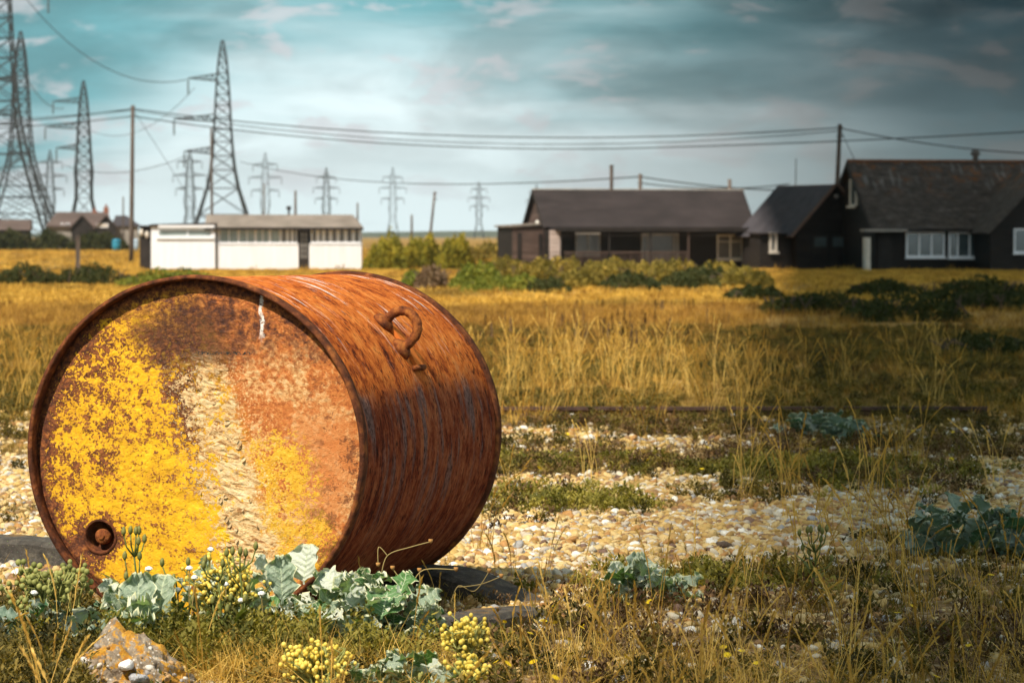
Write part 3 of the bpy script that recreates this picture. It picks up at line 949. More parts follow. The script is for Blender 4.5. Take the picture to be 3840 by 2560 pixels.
for (a, b, c, d, mt) in ((362, 838, 406, 853, 'cream'), (245, 836, 262, 852, 'curtain'), (228, 836, 238, 852, 'curtain')):
    x0, x1, z0, z1 = f.rect(a, b, c, d, -.05)
    window(fb, x0, x1, z0, z1, -.05 if a < 300 else -1.23, M['white'], M[mt], (), None, .08, .05)
x0 = f.loc(424, 850)[0]; x1 = f.loc(520, 850)[0]; _, zk = f.loc(440, 808, 3)
far2 = thing('far_barn', 'long low grey-roofed building just left of the tall utility pole', 'house', (f.x0, f.y0, f.z0), f.a)
MB().box(x0, x1, 1, 7, 0, zE).obj('wall', M['grey_render'], far2)
mb = MB().slab([(x0 - .2, .7, zE - .05), (x1 + .3, .7, zE - .05), (x1 - 1.4, 4, zk), (x0 + .3, 4, zk)], .1); mb.slab([(x0 + .3, 4.003, zk), (x1 - 1.4, 4.003, zk), (x1 + .3, 7.3, zE - .05), (x0 - .2, 7.3, zE - .05)], .1)
mb.obj('roof', M['felt_grey'], far2)
f = Frame(10, 440, 4, -.6)
fs = thing('red_roofed_shed', 'low dark shed with a rounded red-brown roof at the far left edge', 'shed', (f.x0, f.y0, f.z0), f.a)
x1, zt = f.loc(108, 862); _, zk = f.loc(60, 822, 2)
MB().box(-1.2, x1, 0, 5, 0, zt).obj('wall', M['black_board'], fs)
arc = [(-.2 + 5.4 * t, zt - .02 + (zk - zt) * math.sin(math.pi * t)) for t in np.linspace(0, 1, 9)]
MB().prism(arc, 'x', -1.4, x1 + .2).obj('roof', M['redroof'], fs)
p = P(86, 862, 295)
for (px, py, Y, c, lab, s_) in ((437, 940, 372, (.03, .22, .34), 'bright blue plastic tub in the grass left of the tall utility pole', 1.0), (511, 940, 372, (.35, .45, .55), 'pale blue plastic tub in the grass between the tall utility pole and the white hut', .62)):
    M['tub%d' % px] = principled('blue_plastic', c, .45)
    b = P(px, py, Y)
    z0 = gz(b.x, Y)
    t_ = thing('plastic_tub', lab, 'tub', (b.x, Y, z0), 0, 'blue tubs in the grass')
    top = P(px, py - 44, Y).z - z0
    q = .44 * s_
    MB().tube([(0, 0, 0), (0, 0, top * .5), (0, 0, top * .85), (0, 0, top)], [q * .8, q, q * .95, q * .7], 14).obj('tub_body', M['tub%d' % px], t_, True)
    MB().tube([(0, 0, top * .82), (0, 0, top * .86)], q * 1.08, 14).obj('rim', M['tub%d' % px], t_, True)
b = P(292, 955, 140)
z0 = gz(b.x, 140)
fp = thing('fence_post', 'short dark wooden post in the grass below the far bungalow', 'post', (b.x, 140, z0 - .1), .2)
ht = P(292, 888, 140).z - z0 + .1
MB().box(-.075, .075, -.07, .07, 0, ht).obj('post', M['pole'], fp)
MB().prism([(-.09, ht + .002), (.09, ht + .002), (0, ht + .07)], 'y', -.08, .08).obj('cap', M['pole'], fp)

# old rail in the grass
b0, b1 = GP(1930, 1552), GP(3150, 1556)
M['rail'] = principled('rusty_rail', mottled((.04, .022, .018), (.10, .055, .04), 12.), .85)
ra = thing('old_rail', 'old rusty rail lying straight across the grass behind the drum', 'rail', (0, 23.5, 0))
prof = [(-.06, 0), (.06, 0), (.06, .014), (.012, .022), (.012, .075), (.03, .085), (.03, .105), (-.03, .105), (-.03, .085), (-.012, .075), (-.012, .022), (-.06, .014)]
zz = gz(.5, 23.5) - .05
MB().prism([(u, v + zz) for u, v in prof], 'x', b0.x - 1.3, b1.x + .9).obj('rail_bar', M['rail'], ra)
# ------------------------------------------------------------------ the rusty drum
RB, LB, TH = .5, 1.28, R(17)
DX, DY, CZ = -.888, 10.728, .503
drum = thing('drum', 'large rusty steel drum lying on its side, its yellow-painted end facing the camera', 'drum', (DX, DY, 0), -TH)
drum.scale = (1, 1, .984)                       # a little out of round under its own weight

def c_body(t):
    u, v, _ = t.xyz(UV(t))                      # u metres round from the top (right side positive), v metres along
    def uvn(a, b, w=0., det=5, ro=.65, di=.2): return t.noise(t.vm('ADD', t.comb(t.m('MULTIPLY', u, a), t.m('MULTIPLY', v, b), w), (40.37, 8.613, 2.31)), 1., det, ro, di)
    st = uvn(16., 24., 0., 8, .74, .1); fine = uvn(60., 110., 2., 5, .75, 0.); blot = uvn(5., 5., 3., 7, .7); run = uvn(9., 34., 6., 7, .72, .1)
    mixn = t.m('ADD', t.m('MULTIPLY', st, .55), t.m('ADD', t.m('MULTIPLY', fine, .35), t.m('MULTIPLY', t.m('SUBTRACT', blot, .25), .4)))
    orange = t.ramp(mixn, [(.42, (.060, .016, .009)), (.475, (.27, .055, .014)), (.54, (.52, .128, .023)), (.61, (.66, .205, .042)), (.70, (.74, .33, .10))])
    mixr = t.m('ADD', t.m('MULTIPLY', run, .55), t.m('ADD', t.m('MULTIPLY', fine, .3), t.m('MULTIPLY', t.m('SUBTRACT', blot, .1), .4)))
    brown = t.ramp(mixr, [(.43, (.018, .008, .007)), (.49, (.090, .019, .010)), (.56, (.22, .046, .017)), (.67, (.38, .125, .05))])
    grey = t.ramp(fine, [(.36, (.075, .036, .030)), (.62, (.25, .140, .115))])
    gp = t.noise(t.comb(t.m('MULTIPLY', u, 2.6), t.m('MULTIPLY', v, 15.), 7.), 1., 5, .6, .2)
    line = t.m('ADD', u, t.m('MULTIPLY', t.m('SUBTRACT', blot, .5), .34))
    line = t.m('ADD', line, t.m('MULTIPLY', t.m('SUBTRACT', st, .5), .14))
    below = t.ss(t.m('ABSOLUTE', line), .56, .66)
    brown = t.mix(t.m('MULTIPLY', t.ss(gp, .50, .62), t.ss(u, 1.25, .75)), brown, grey)
    c = t.mix(below, orange, brown)
    # pits, drawn out round the drum
    pit = t.voro(t.comb(t.m('MULTIPLY', u, 30.), t.m('MULTIPLY', v, 95.), 0.), 1.)
    pits = t.m('MULTIPLY', t.ss(t.m('ADD', pit.outputs['Distance'], t.m('MULTIPLY', fine, .5)), .56, .46), t.ss(t.noise(t.comb(t.m('MULTIPLY', u, 9.), t.m('MULTIPLY', v, 9.), 1.), 1., 3), .36, .52))
    c = t.mix(t.m('MULTIPLY', pits, .85), c, (.032, .013, .010))
    # bird lime running down from the top
    w = t.noise(t.comb(t.m('MULTIPLY', u, 4.0), t.m('MULTIPLY', v, 38.), 5.), 1., 6, .66, .25)
    w2 = t.noise(t.comb(t.m('MULTIPLY', u, 2.2), t.m('MULTIPLY', v, 8.), 2.), 1., 3, .5)
    lime = t.m('MULTIPLY', t.ss(w, .575, .625), t.ss(w2, .42, .54))
    lime = t.m('MULTIPLY', lime, t.ss(t.m('ABSOLUTE', u), .62, .18))
    lime = t.m('MULTIPLY', lime, t.ss(fine, .32, .48))
    c = t.mix(lime, c, (.74, .70, .66))
    # chalky pale streaks among the grey
    w3 = t.noise(t.comb(t.m('MULTIPLY', u, 16.), t.m('MULTIPLY', v, 110.), 8.), 1., 4, .6)
    c = t.mix(t.m('MULTIPLY', t.ss(w3, .64, .72), .55), c, (.46, .26, .16))
    return c
def h_body(t):
    u, v, _ = t.xyz(UV(t))
    a = t.noise(t.comb(t.m('MULTIPLY', u, 55.), t.m('MULTIPLY', v, 130.), 2.), 1., 5, .7)
    b = t.noise(t.comb(t.m('MULTIPLY', u, 16.), t.m('MULTIPLY', v, 24.), 0.), 1., 8, .74)
    return t.m('ADD', t.m('MULTIPLY', a, .55), b)
M['rust_body'] = principled('rusty_drum_side', c_body, .95, h_body, .8, .009, spec=.06)

def c_rust(t):
    p = OC(t)
    n = t.noise(p, 38., 6, .65)
    return t.ramp(n, [(.32, (.055, .018, .010)), (.5, (.20, .058, .018)), (.68, (.40, .14, .032))])
M['rust'] = principled('rust', c_rust, .85, lambda t: t.noise(OC(t), 60., 6, .7), .8, .008, spec=.15)
def c_rim(t):
    n = t.noise(OC(t), 26., 6, .68)
    return t.ramp(n, [(.34, (.045, .017, .010)), (.52, (.13, .040, .016)), (.70, (.34, .115, .03))])
M['rust_rim'] = principled('rusty_rim', c_rim, .85, lambda t: t.noise(OC(t), 60., 6, .7), .8, .008, spec=.15)

# painted end: zones in end-plate coordinates, X right and Y up, both -1..1
def c_cap(t):
    X, Y, _ = t.xyz(UV(t))
    p = t.vm('ADD', UV(t), (5.37, 8.613, 2.31))
    n2 = t.noise(p, 2.2, 4, .6); n5 = t.noise(p, 5., 5, .65); n9 = t.noise(p, 9., 6, .65)
    n14 = t.noise(p, 14., 5, .65, .3); n32 = t.noise(p, 32., 5, .65, .2); n70 = t.noise(p, 75., 4, .65)
    def dv(n, k): return t.m('MULTIPLY', t.m('SUBTRACT', n, .5), k)
    def add(*a):
        r = a[0]
        for b in a[1:]: r = t.m('ADD', r, b)
        return r
    def mul(*a):
        r = a[0]
        for b in a[1:]: r = t.m('MULTIPLY', r, b)
        return r
    def inv(a): return t.m('SUBTRACT', 1., a)
    def win(v, a, b, c, d): return mul(t.ss(v, a, b), t.ss(v, d, c))
    rad = t.m('SQRT', add(mul(X, X), mul(Y, Y)))
    ctr = t.m('MULTIPLY_ADD', Y, -.27, .175)                       # centre line of the peeling band
    dX = add(t.m('SUBTRACT', X, ctr), dv(n5, .30), dv(n14, .22))
    yellow = t.ramp(add(mul(n9, .6), mul(n32, .4)), [(.34, (.50, .24, .012)), (.46, (.70, .38, .010)), (.62, (.80, .48, .016))])
    dark = t.ramp(n32, [(.32, (.030, .012, .009)), (.48, (.105, .032, .014)), (.60, (.24, .075, .020)), (.74, (.44, .17, .04))])
    orange = t.ramp(add(mul(n32, .55), mul(n70, .45)), [(.34, (.15, .040, .012)), (.45, (.40, .115, .026)), (.56, (.55, .19, .045)), (.70, (.62, .30, .11))])
    gold = t.ramp(n32, [(.36, (.16, .055, .012)), (.50, (.45, .19, .02)), (.62, (.62, .33, .03))])
    # rust breaking through the yellow: scabs of several sizes, denser towards the top, the left edge and the rim
    s_ = add(mul(n14, .28), mul(n32, .40), mul(n70, .32))
    topg = t.ss(add(Y, dv(n2, 1.0), dv(n5, .5)), -.55, .75)
    edge = t.ss(rad, .80, 1.0)
    bx = t.m('ADD', X, .59); by = t.m('ADD', Y, .495)
    br = t.m('SQRT', add(mul(bx, bx), mul(by, by)))
    near_band = mul(win(dX, -.36, -.14, -.02, .05), t.ss(add(Y, dv(n5, 1.2)), -.7, .35))
    share = add(mul(topg, .050), mul(edge, .075), dv(n5, .20), mul(t.ss(br, .20, .09), .10), mul(near_band, .06), mul(t.ss(X, -.3, -.9), .028))
    f_ = add(s_, share)
    pat = t.ss(f_, .556, .570)
    halo = mul(t.ss(f_, .49, .55), inv(pat))
    c = t.mix(mul(halo, .6), yellow, (.52, .22, .018))
    c = t.mix(pat, c, dark)
    # the top: mottled brown, ochre and black
    topz = t.ss(add(Y, dv(n5, .55), mul(X, .10)), .56, .80)
    topc = t.mix(t.ss(add(n14, dv(n70, .5)), .40, .60), dark, gold)
    c = t.mix(topz, c, topc)
    # right of the band the paint is mostly gone
    gone = t.ss(add(dX, dv(n32, .22)), -.06, .18)
    keepz = mul(win(dX, .05, .16, .34, .62), win(add(Y, dv(n9, .4)), -1., -.8, -.02, .20))
    keep = mul(t.ss(add(mul(n14, .5), mul(n70, .5), mul(keepz, .085)), .530, .575), t.ss(keepz, .02, .3))
    tan = t.ramp(n32, [(.38, (.36, .13, .035)), (.52, (.60, .32, .12)), (.66, (.70, .46, .23))])
    rc = t.mix(t.ss(add(n5, dv(n32, .3)), .46, .60), orange, tan)
    flat = mul(t.ss(dX, .30, .55), t.ss(Y, .40, .10), t.ss(rad, 1.0, .86))
    rc = t.mix(mul(flat, .72), rc, t.mix(n14, (.46, .135, .030), (.62, .235, .07)))
    rc = t.mix(mul(keep, .9), rc, t.mix(.15, yellow, tan))
    pk = mul(t.ss(add(n9, dv(n70, .5)), .535, .60), t.ss(rad, .50, .92))
    rc = t.mix(mul(pk, .75), rc, dark)
    rc = t.mix(t.ss(add(Y, dv(n5, .6)), .46, .72), rc, t.mix(t.ss(n14, .42, .60), dark, orange))
    c = t.mix(gone, c, rc)
    # brown heart above the band
    hx = mul(add(X, .02), 2.5); hy = mul(t.m('SUBTRACT', Y, .66), 3.8)
    h = t.m('SQRT', add(mul(hx, hx), mul(hy, hy)))
    c = t.mix(mul(t.ss(add(h, dv(n9, 2.2)), 1.1, .45), .8), c, t.mix(.55, dark, (.03, .013, .010)))
    # peeling cream paint, thin and broken above, thicker below
    zone = mul(t.ss(Y, -.82, -.62), t.ss(Y, .60, .40))
    bandw = t.ss(t.m('ABSOLUTE', t.m('ADD', dX, dv(n32, .14))), .26, .03)
    wr = t.noise(t.comb(mul(X, 13.), add(mul(X, 10.), mul(Y, 38.)), 0.), 1., 6, .68, 1.0)
    cream = t.ramp(wr, [(.33, (.16, .060, .020)), (.43, (.46, .24, .085)), (.53, (.66, .46, .22)), (.68, (.78, .64, .40))])
    pres = t.ss(add(mul(n14, .50), mul(n32, .35), mul(n70, .15), mul(bandw, .17), mul(Y, -.07)), .580, .635)
    c = t.mix(mul(zone, t.ss(bandw, .02, .25), pres), c, cream)
    fl = mul(t.ss(t.m('ABSOLUTE', dX), .40, .10), zone)
    c = t.mix(mul(fl, t.ss(n70, .56, .62), .85), c, (.72, .52, .26))
    # rim of dark rust
    ring = t.ss(add(rad, dv(n14, .10)), .915, .965)
    c = t.mix(mul(ring, t.ss(X, .75, .1)), c, dark)
    # one white run of bird lime from the top rim
    lx = add(t.m('SUBTRACT', X, .385), dv(n14, .08))
    lime = mul(t.ss(t.m('ABSOLUTE', lx), .017, .006), win(add(Y, dv(n32, .1)), .62, .70, 1., 1.1), t.ss(n70, .38, .48))
    c = t.mix(mul(lime, .9), c, (.78, .74, .68))
    sc = mul(t.ss(t.m('ABSOLUTE', t.m('SUBTRACT', Y, .565)), .013, .006), t.ss(t.m('ABSOLUTE', t.m('SUBTRACT', X, .17)), .19, .15), t.ss(n70, .47, .53))
    return t.mix(sc, c, (.03, .025, .02))
def h_cap(t):
    p = t.vm('ADD', UV(t), (5.37, 8.613, 2.31))
    a = t.noise(p, 14., 5, .65, .3); b = t.noise(p, 32., 5, .65, .2); f = t.noise(p, 75., 4, .65)
    s_ = t.m('ADD', t.m('ADD', t.m('MULTIPLY', a, .40), t.m('MULTIPLY', b, .34)), t.m('MULTIPLY', f, .26))
    pit = t.voro(p, 42.)
    return t.m('ADD', t.m('MULTIPLY', t.ss(s_, .56, .50), .7), t.m('ADD', t.m('MULTIPLY', f, .8), t.m('MULTIPLY', t.ss(pit.outputs['Distance'], .22, .10), .35)))
M['cap'] = principled('painted_end', c_cap, .7, h_cap, .45, .006, spec=.25)

# body
nt, ny = 400, 130
th = np.linspace(0, 2 * np.pi, nt + 1); vv = np.linspace(0.004, LB - .004, ny)
T_, V_ = np.meshgrid(th, vv)
u = np.where(T_ > np.pi, T_ - 2 * np.pi, T_) * RB
dn = .006 * (fbm(np.cos(T_) * 2 + 5, V_ * 3 + np.sin(T_) * 2, 31, 3) - .5) + .0022 * (fbm(T_ * 22, V_ * 30, 33, 3) - .5)
dn = dn * (1 - np.cos(0)) + dn
rr_ = RB - .004 + dn
rr_[:, -1] = rr_[:, 0]
Vb = np.stack([rr_ * np.sin(T_), V_, CZ + rr_ * np.cos(T_)], -1).reshape(-1, 3)
I = (np.arange(ny - 1)[:, None] * (nt + 1) + np.arange(nt)[None])
Fb = np.stack([I, I + nt + 1, I + nt + 2, I + 1], -1).reshape(-1, 4)
uvb = np.stack([u, V_], -1)
uvb[:, nt // 2, 0] = abs(uvb[:, nt // 2, 0])
obj('drum_side', new_mesh('drum_side', Vb, Fb, uvb.reshape(-1, 2), True), M['rust_body'], drum)

# end plate: polar grid with the bung hole left out, paint curls raised as relief
REC = .024
BX, BZ, BR = -.59 * RB, -.495 * RB, .044
def end_plate(name, back=False):
    nr, na = 230, 520
    r = np.sqrt(np.linspace(1.2e-5, .978 ** 2, nr)) * RB
    a = np.linspace(0, 2 * np.pi, na, endpoint=False)
    A_, R_ = np.meshgrid(a, r)
    x = R_ * np.cos(A_); z = R_ * np.sin(A_)
    X, Y = x / RB, z / RB
    wob = (fbm(X * 7, Y * 7, 41, 4) - .5) * .30
    d = X + wob - (.155 - .27 * Y)
    band = sstep(np.abs(d), .19, .10) * sstep(Y, -.82, -.62) * sstep(Y, .64, .44)
    warp = fbm(X * 6, Y * 6, 43, 3)
    ridg = 1 - np.abs(2 * fbm(X * 14 + warp, (Y * 36 + X * 9) + warp * 4.5, 45, 4) - 1)
    h = band * .0028 * sstep(ridg, .60, .98)
    h += .0009 * sstep(fbm(X * 60, Y * 60, 47, 3), .52, .72) * (.10 + .9 * sstep(d, .0, .25) + .8 * sstep(Y, .25, .5))
    h += .0008 * (fbm(X * 16, Y * 16, 49, 4) - .5)
    h -= .0012 * sstep(fbm(X * 24, Y * 24, 51, 3), .54, .60) * sstep(d, .1, -.1)
    h += .006 * np.cos(np.clip(R_ / RB, 0, 1) * np.pi * .5)
    edge = sstep(R_ / RB, .955, .978)
    h -= .004 * edge
    y = REC - h
    Vv = np.stack([x, y, CZ + z], -1).reshape(-1, 3)
    uv = np.stack([X, Y], -1).reshape(-1, 2)
    I = np.arange(nr - 1)[:, None] * na + np.arange(na)[None]
    J = np.arange(nr - 1)[:, None] * na + (np.arange(na)[None] + 1) % na
    Ff = np.stack([I, J, J + na, I + na], -1).reshape(-1, 4)
    c = Vv[Ff].mean(1)
    if not back:
        keep = ((c[:, 0] - BX) ** 2 + (c[:, 2] - CZ - BZ) ** 2) > (BR + .002) ** 2
        Ff = Ff[keep]
    return new_mesh(name, Vv, Ff, uv, True)
cap = obj('end_plate', end_plate('end_plate'), M['cap'], drum)
nb = 64
Vb = [(.0, LB - .03, CZ)] + [(.492 * math.sin(2 * math.pi * k / nb), LB - .03, CZ + .492 * math.cos(2 * math.pi * k / nb)) for k in range(nb)]
obj('rear_plate', new_mesh('rear_plate', Vb, [(0, k + 1, (k + 1) % nb + 1) for k in range(nb)]), M['rust'], drum)

def rim(name, y0, y1):
    n = 260
    prof = [(RB - .003, y1), (RB + .003, y1 - .004), (RB + .005, (y0 + y1) / 2), (RB + .004, y0 + .004), (RB - .003, y0), (RB - .007, y0 + .001), (RB - .010, y0 + .006), (RB - .011, y1 - .004)]
    V = []
    for k in range(n):
        a = 2 * math.pi * k / n
        j = .0025 * (float(fbm(np.array(math.cos(a) * 6), np.array(math.sin(a) * 6), 61, 3)) - .5)
        for rr, y in prof:
            V.append(((rr + j) * math.cos(a), y + j, CZ + (rr + j) * math.sin(a)))
    m = len(prof)
    F = [(k * m + i, k * m + (i + 1) % m, ((k + 1) % n) * m + (i + 1) % m, ((k + 1) % n) * m + i) for k in range(n) for i in range(m)]
    return obj(name, new_mesh(name, V, F, None, True), M['rust_rim'], drum)
rim('rim', -.012, .034)
rim('rim', LB - .04, LB + .006)

# bung: a sunk cup with its plug
def ring_lathe(name, prof, mat, parent, n=40, cx=BX, cz=CZ + BZ):
    V = []
    for k in range(n):
        a = 2 * math.pi * k / n
        for r_, y in prof:
            V.append((cx + r_ * math.cos(a), y, cz + r_ * math.sin(a)))
    m = len(prof)
    F = [(k * m + i, k * m + i + 1, ((k + 1) % n) * m + i + 1, ((k + 1) % n) * m + i) for k in range(n) for i in range(m - 1)]
    F.append(tuple(k * m + m - 1 for k in range(n)))
    return obj(name, new_mesh(name, V, F, None, True), mat, parent)
yb = REC - .006
bung_ = ring_lathe('bung', [(BR + .007, yb + .002), (BR + .004, yb + .000), (BR + .000, yb + .001), (BR - .002, yb + .008), (BR - .003, yb + .044), (.002, yb + .044)], M['rust_rim'], drum)
ring_lathe('plug', [(.023, yb + .044), (.023, yb + .020), (.020, yb + .014), (.010, yb + .012), (.002, yb + .0115)], M['rust'], bung_, 28)
ring_lathe('plug_slot', [(.011, yb + .013), (.010, yb + .009), (.007, yb + .008), (.001, yb + .0085)], M['rust'], bung_, 6)

# lifting eye, welded strap and stop bar
def bodypt(th_, y, out=0.):
    return Vector(((RB + out) * math.sin(th_), y, CZ + (RB + out) * math.cos(th_)))
yh = .60
t0 = R(50)
pts = []; rad_ = []
for k in range(25):
    q = math.pi * k / 24
    al = -.050 * math.cos(q) / RB
    pts.append(bodypt(t0 + al, yh + .012 * math.cos(q), -.004 + .088 * math.sin(q) ** .62))
    rad_.append(.0142 + .0025 * math.sin(k * 2.3) * .5)
eye = MB().tube(pts, rad_, 14).obj('lifting_eye', M['rust'], drum, True)
wl = MB()
for sg in (-1, 1):
    b = bodypt(t0 + sg * .050 / RB, yh - sg * .012, -.004); o_ = bodypt(t0 + sg * .050 / RB, yh - sg * .012, .016)
    wl.tube([b, b.lerp(o_, .6), o_], [.036, .031, .021], 12)
wl.obj('weld', M['rust'], eye, True)
st = MB(); prev = None
nseg = 14; a0, a1 = R(46), R(63)
Vs = []; Fs = []
for k in range(nseg + 1):
    a = a0 + (a1 - a0) * k / nseg
    w = .024
    for (yy, oo) in ((-w, -.004), (-w, .007), (w, .007), (w, -.004)):
        Vs.append(tuple(bodypt(a, yh + .042 + yy, oo)))
for k in range(nseg):
    for i in range(3):
        Fs.append((k * 4 + i, k * 4 + i + 1, k * 4 + 5 + i, k * 4 + 4 + i))
Fs += [(0, 1, 2, 3), tuple(nseg * 4 + i for i in (3, 2, 1, 0))]
obj('strap', new_mesh('strap', Vs, Fs), M['rust_body'], drum)
MB().tube([bodypt(R(63.5), yh - .01, .004), bodypt(R(63.5), yh + .08, .004)], [.008, .009], 8).obj('stop_bar', M['rust'], drum, True)
# loose curls of paint standing off the band, each its own piece
M['curl'] = principled('cream_paint_curl', lambda t: t.ramp(t.noise(GPOS(t), 60., 3), [(.3, (.42, .24, .10)), (.7, (.72, .56, .32))]), .7)
rp = random.Random(3)
cmesh = []
for q in range(4):
    n = 7; Vc = []; wd = .006 + .003 * q
    for i in range(n):
        a = -1.1 + 2.0 * i / (n - 1)
        for s_ in (-1, 1):
            Vc.append((s_ * wd * (1 - .5 * abs(i / 3. - 1)), -.010 * (1 - math.cos(a)) - .0015 * math.sin(i * 2. + q), .011 * math.sin(a) + .003 * s_))
    Fc = [(2 * i, 2 * i + 1, 2 * i + 3, 2 * i + 2) for i in range(n - 1)]
    mc = new_mesh('paint_curl', Vc, Fc, None, True); mc.materials.append(M['curl']); cmesh.append(mc)
k = 0
while k < 30:
    Y = rp.uniform(-.70, .52); X = .155 - .27 * Y + rp.gauss(0, .075)
    o = obj('paint_curl', cmesh[rp.randrange(4)], None, cap, (X * RB, REC - .0085, CZ + Y * RB), (rp.uniform(-.3, .3), rp.uniform(-.7, 1.2) + math.pi / 2 * rp.choice((0, 1, 1)), rp.uniform(-.3, .3)))
    sc_ = rp.uniform(.35, .75); o.scale = (sc_, sc_ * .8, sc_)
    k += 1

# ------------------------------------------------------------------ concrete beams that chock the drum
def c_conc(t):
    p = GPOS(t)
    a = t.ramp(t.noise(p, 22., 6, .7), [(.3, (.030, .027, .024)), (.55, (.080, .070, .058)), (.75, (.17, .145, .11))])
    g = t.voro(p, 75.)
    a = t.mix(t.m('MULTIPLY', t.ss(g.outputs['Distance'], .20, .10), .5), a, t.mix(.75, g.outputs['Color'], (.16, .13, .09)))
    return t.mix(t.m('MULTIPLY', t.ss(t.noise(p, 5., 5, .65), .57, .70), .6), a, (.30, .16, .035))
M['concrete'] = principled('dark_weathered_concrete', c_conc, .92, lambda t: t.noise(GPOS(t), 60., 6, .7), .8, .01)
def beam(a, b, w, h, label, sink=.05):
    a = Vector(a); b = Vector(b); d = (b - a); L_ = d.length; az_ = math.atan2(d.y, d.x)
    n = max(6, int(L_ / .05))
    prof = [(-w / 2, -sink), (-w / 2, h - .014), (-w / 2 + .012, h), (0, h + .002), (w / 2 - .012, h), (w / 2, h - .014), (w / 2, -sink)]
    V = []
    for i in range(n + 1):
        for j, (u_, z_) in enumerate(prof):
            z_ = z_ if i < n * .88 else z_ - (.03 + h) * ((i / n - .88) / .12) ** 1.5
            k_ = .010 * (float(vnoise(i * .7 + j * 3.1, j * 1.7, int(L_ * 100))) - .5)
            V.append((L_ * i / n + k_, u_ + k_, z_ + (k_ if j else 0)))
    m = len(prof)
    F = [(i * m + j, i * m + j + 1, (i + 1) * m + j + 1, (i + 1) * m + j) for i in range(n) for j in range(m - 1)]
    F += [tuple(range(m)), tuple(n * m + j for j in range(m))[::-1]]
    o = obj('concrete_beam', new_mesh('concrete_beam', V, F), M['concrete'], None, (a.x, a.y, gz(a.x, a.y)), (0, 0, az_))
    return tag(o, label, 'concrete beam', 'concrete beams under the drum')
beam((-2.55, 13.62), (.10, 11.50), .18, .085, 'long dark concrete beam running behind the drum from the left edge to the pointed end')
beam((-.40, 10.40), (.10, 11.06), .15, .040, 'short concrete beam on the near side of the dark hollow right of the drum, its corner in the sun')

# lichened lump of concrete, bottom left
def c_lump(t):
    p = GPOS(t)
    g = t.voro(p, 95.)
    a = t.ramp(t.noise(p, 45., 6, .7), [(.3, (.10, .075, .05)), (.5, (.26, .20, .14)), (.72, (.46, .40, .32))])
    a = t.mix(t.ss(g.outputs['Distance'], .34, .20), a, t.ramp(t.m('FRACT', t.m('MULTIPLY', t.xyz(g.outputs['Color'])[0], 3.1)), [(.2, (.42, .30, .17)), (.5, (.55, .40, .20)), (.8, (.68, .62, .55))]))
    l = t.ss(t.m('ADD', t.noise(p, 17., 5, .65), t.m('MULTIPLY', t.noise(p, 60., 3), .12)), .545, .61)
    return t.mix(t.m('MULTIPLY', l, .9), a, t.ramp(t.noise(p, 90., 3), [(.3, (.38, .15, .01)), (.7, (.62, .32, .02))]))
M['lump'] = principled('lichened_concrete', c_lump, .95, lambda t: t.noise(GPOS(t), 110., 5, .7), .9, .008)
c0 = P(505, 2470, 9.28)
lump = thing('concrete_lump', 'broken pebbly lump of concrete with orange lichen, bottom left by the sea kale', 'concrete', (c0.x, 9.28, 0))
import bmesh
def rock_mesh(name, subdiv, fn, smooth=True):
    bm = bmesh.new(); bmesh.ops.create_icosphere(bm, subdivisions=subdiv, radius=1)
    for v in bm.verts:
        v.co = fn(v.co)
    me = bpy.data.meshes.new(name); bm.to_mesh(me); bm.free()
    if smooth:
        me.polygons.foreach_set('use_smooth', np.ones(len(me.polygons), bool))
    return me
def f_lump(p):
    d = p.normalized()
    n = float(fbm(np.array(d.x * 2.2 + 3), np.array(d.y * 2.2 + d.z * 2.7 + 1), 71, 4)) - .5
    n2 = float(fbm(np.array(d.x * 11 + 3), np.array(d.y * 9 + d.z * 12), 73, 3)) - .5
    n3 = abs(float(fbm(np.array(d.x * 4 + 7), np.array(d.y * 4 + d.z * 5), 75, 2)) - .5)
    r_ = 1 + .30 * n + .22 * n2 - .5 * n3
    x = d.x * .175 * r_; y = d.y * .13 * r_; z = d.z * .158 * r_
    pk = max(0., 1 - abs(x + .05) / .20)
    z = z * (.50 + .66 * pk) 
    return Vector((x, y, z - .01))
obj('lump_body', rock_mesh('lump_body', 5, f_lump), M['lump'], lump)

rq = random.Random(12)
peb_l = [rock_mesh('embedded_pebble', 2, lambda p, q=q: Vector((p.x * (1 + .2 * math.sin(q * 2 + p.y * 2)), p.y * .8, p.z * .62))) for q in range(3)]
for q_, cl_ in zip(range(3), ((.62, .57, .50), (.42, .26, .12), (.30, .27, .25))):
    M['lp%d' % q_] = principled('lump_pebble', mottled(tuple(v * .7 for v in cl_), cl_, 60.), .6)
    peb_l[q_].materials.append(M['lp%d' % q_])
for k in range(60):
    d = Vector((rq.gauss(0, 1), -abs(rq.gauss(0, 1)), rq.uniform(.0, 1.4))).normalized()
    p_ = f_lump(d)
    o = obj('embedded_pebble', peb_l[rq.choice((0, 0, 1, 1, 2))], None, lump, p_ * .985, (rq.uniform(-1, 1), rq.uniform(-1, 1), rq.uniform(0, 6)))
    s_ = rq.uniform(.005, .0125); o.scale = (s_, s_, s_)
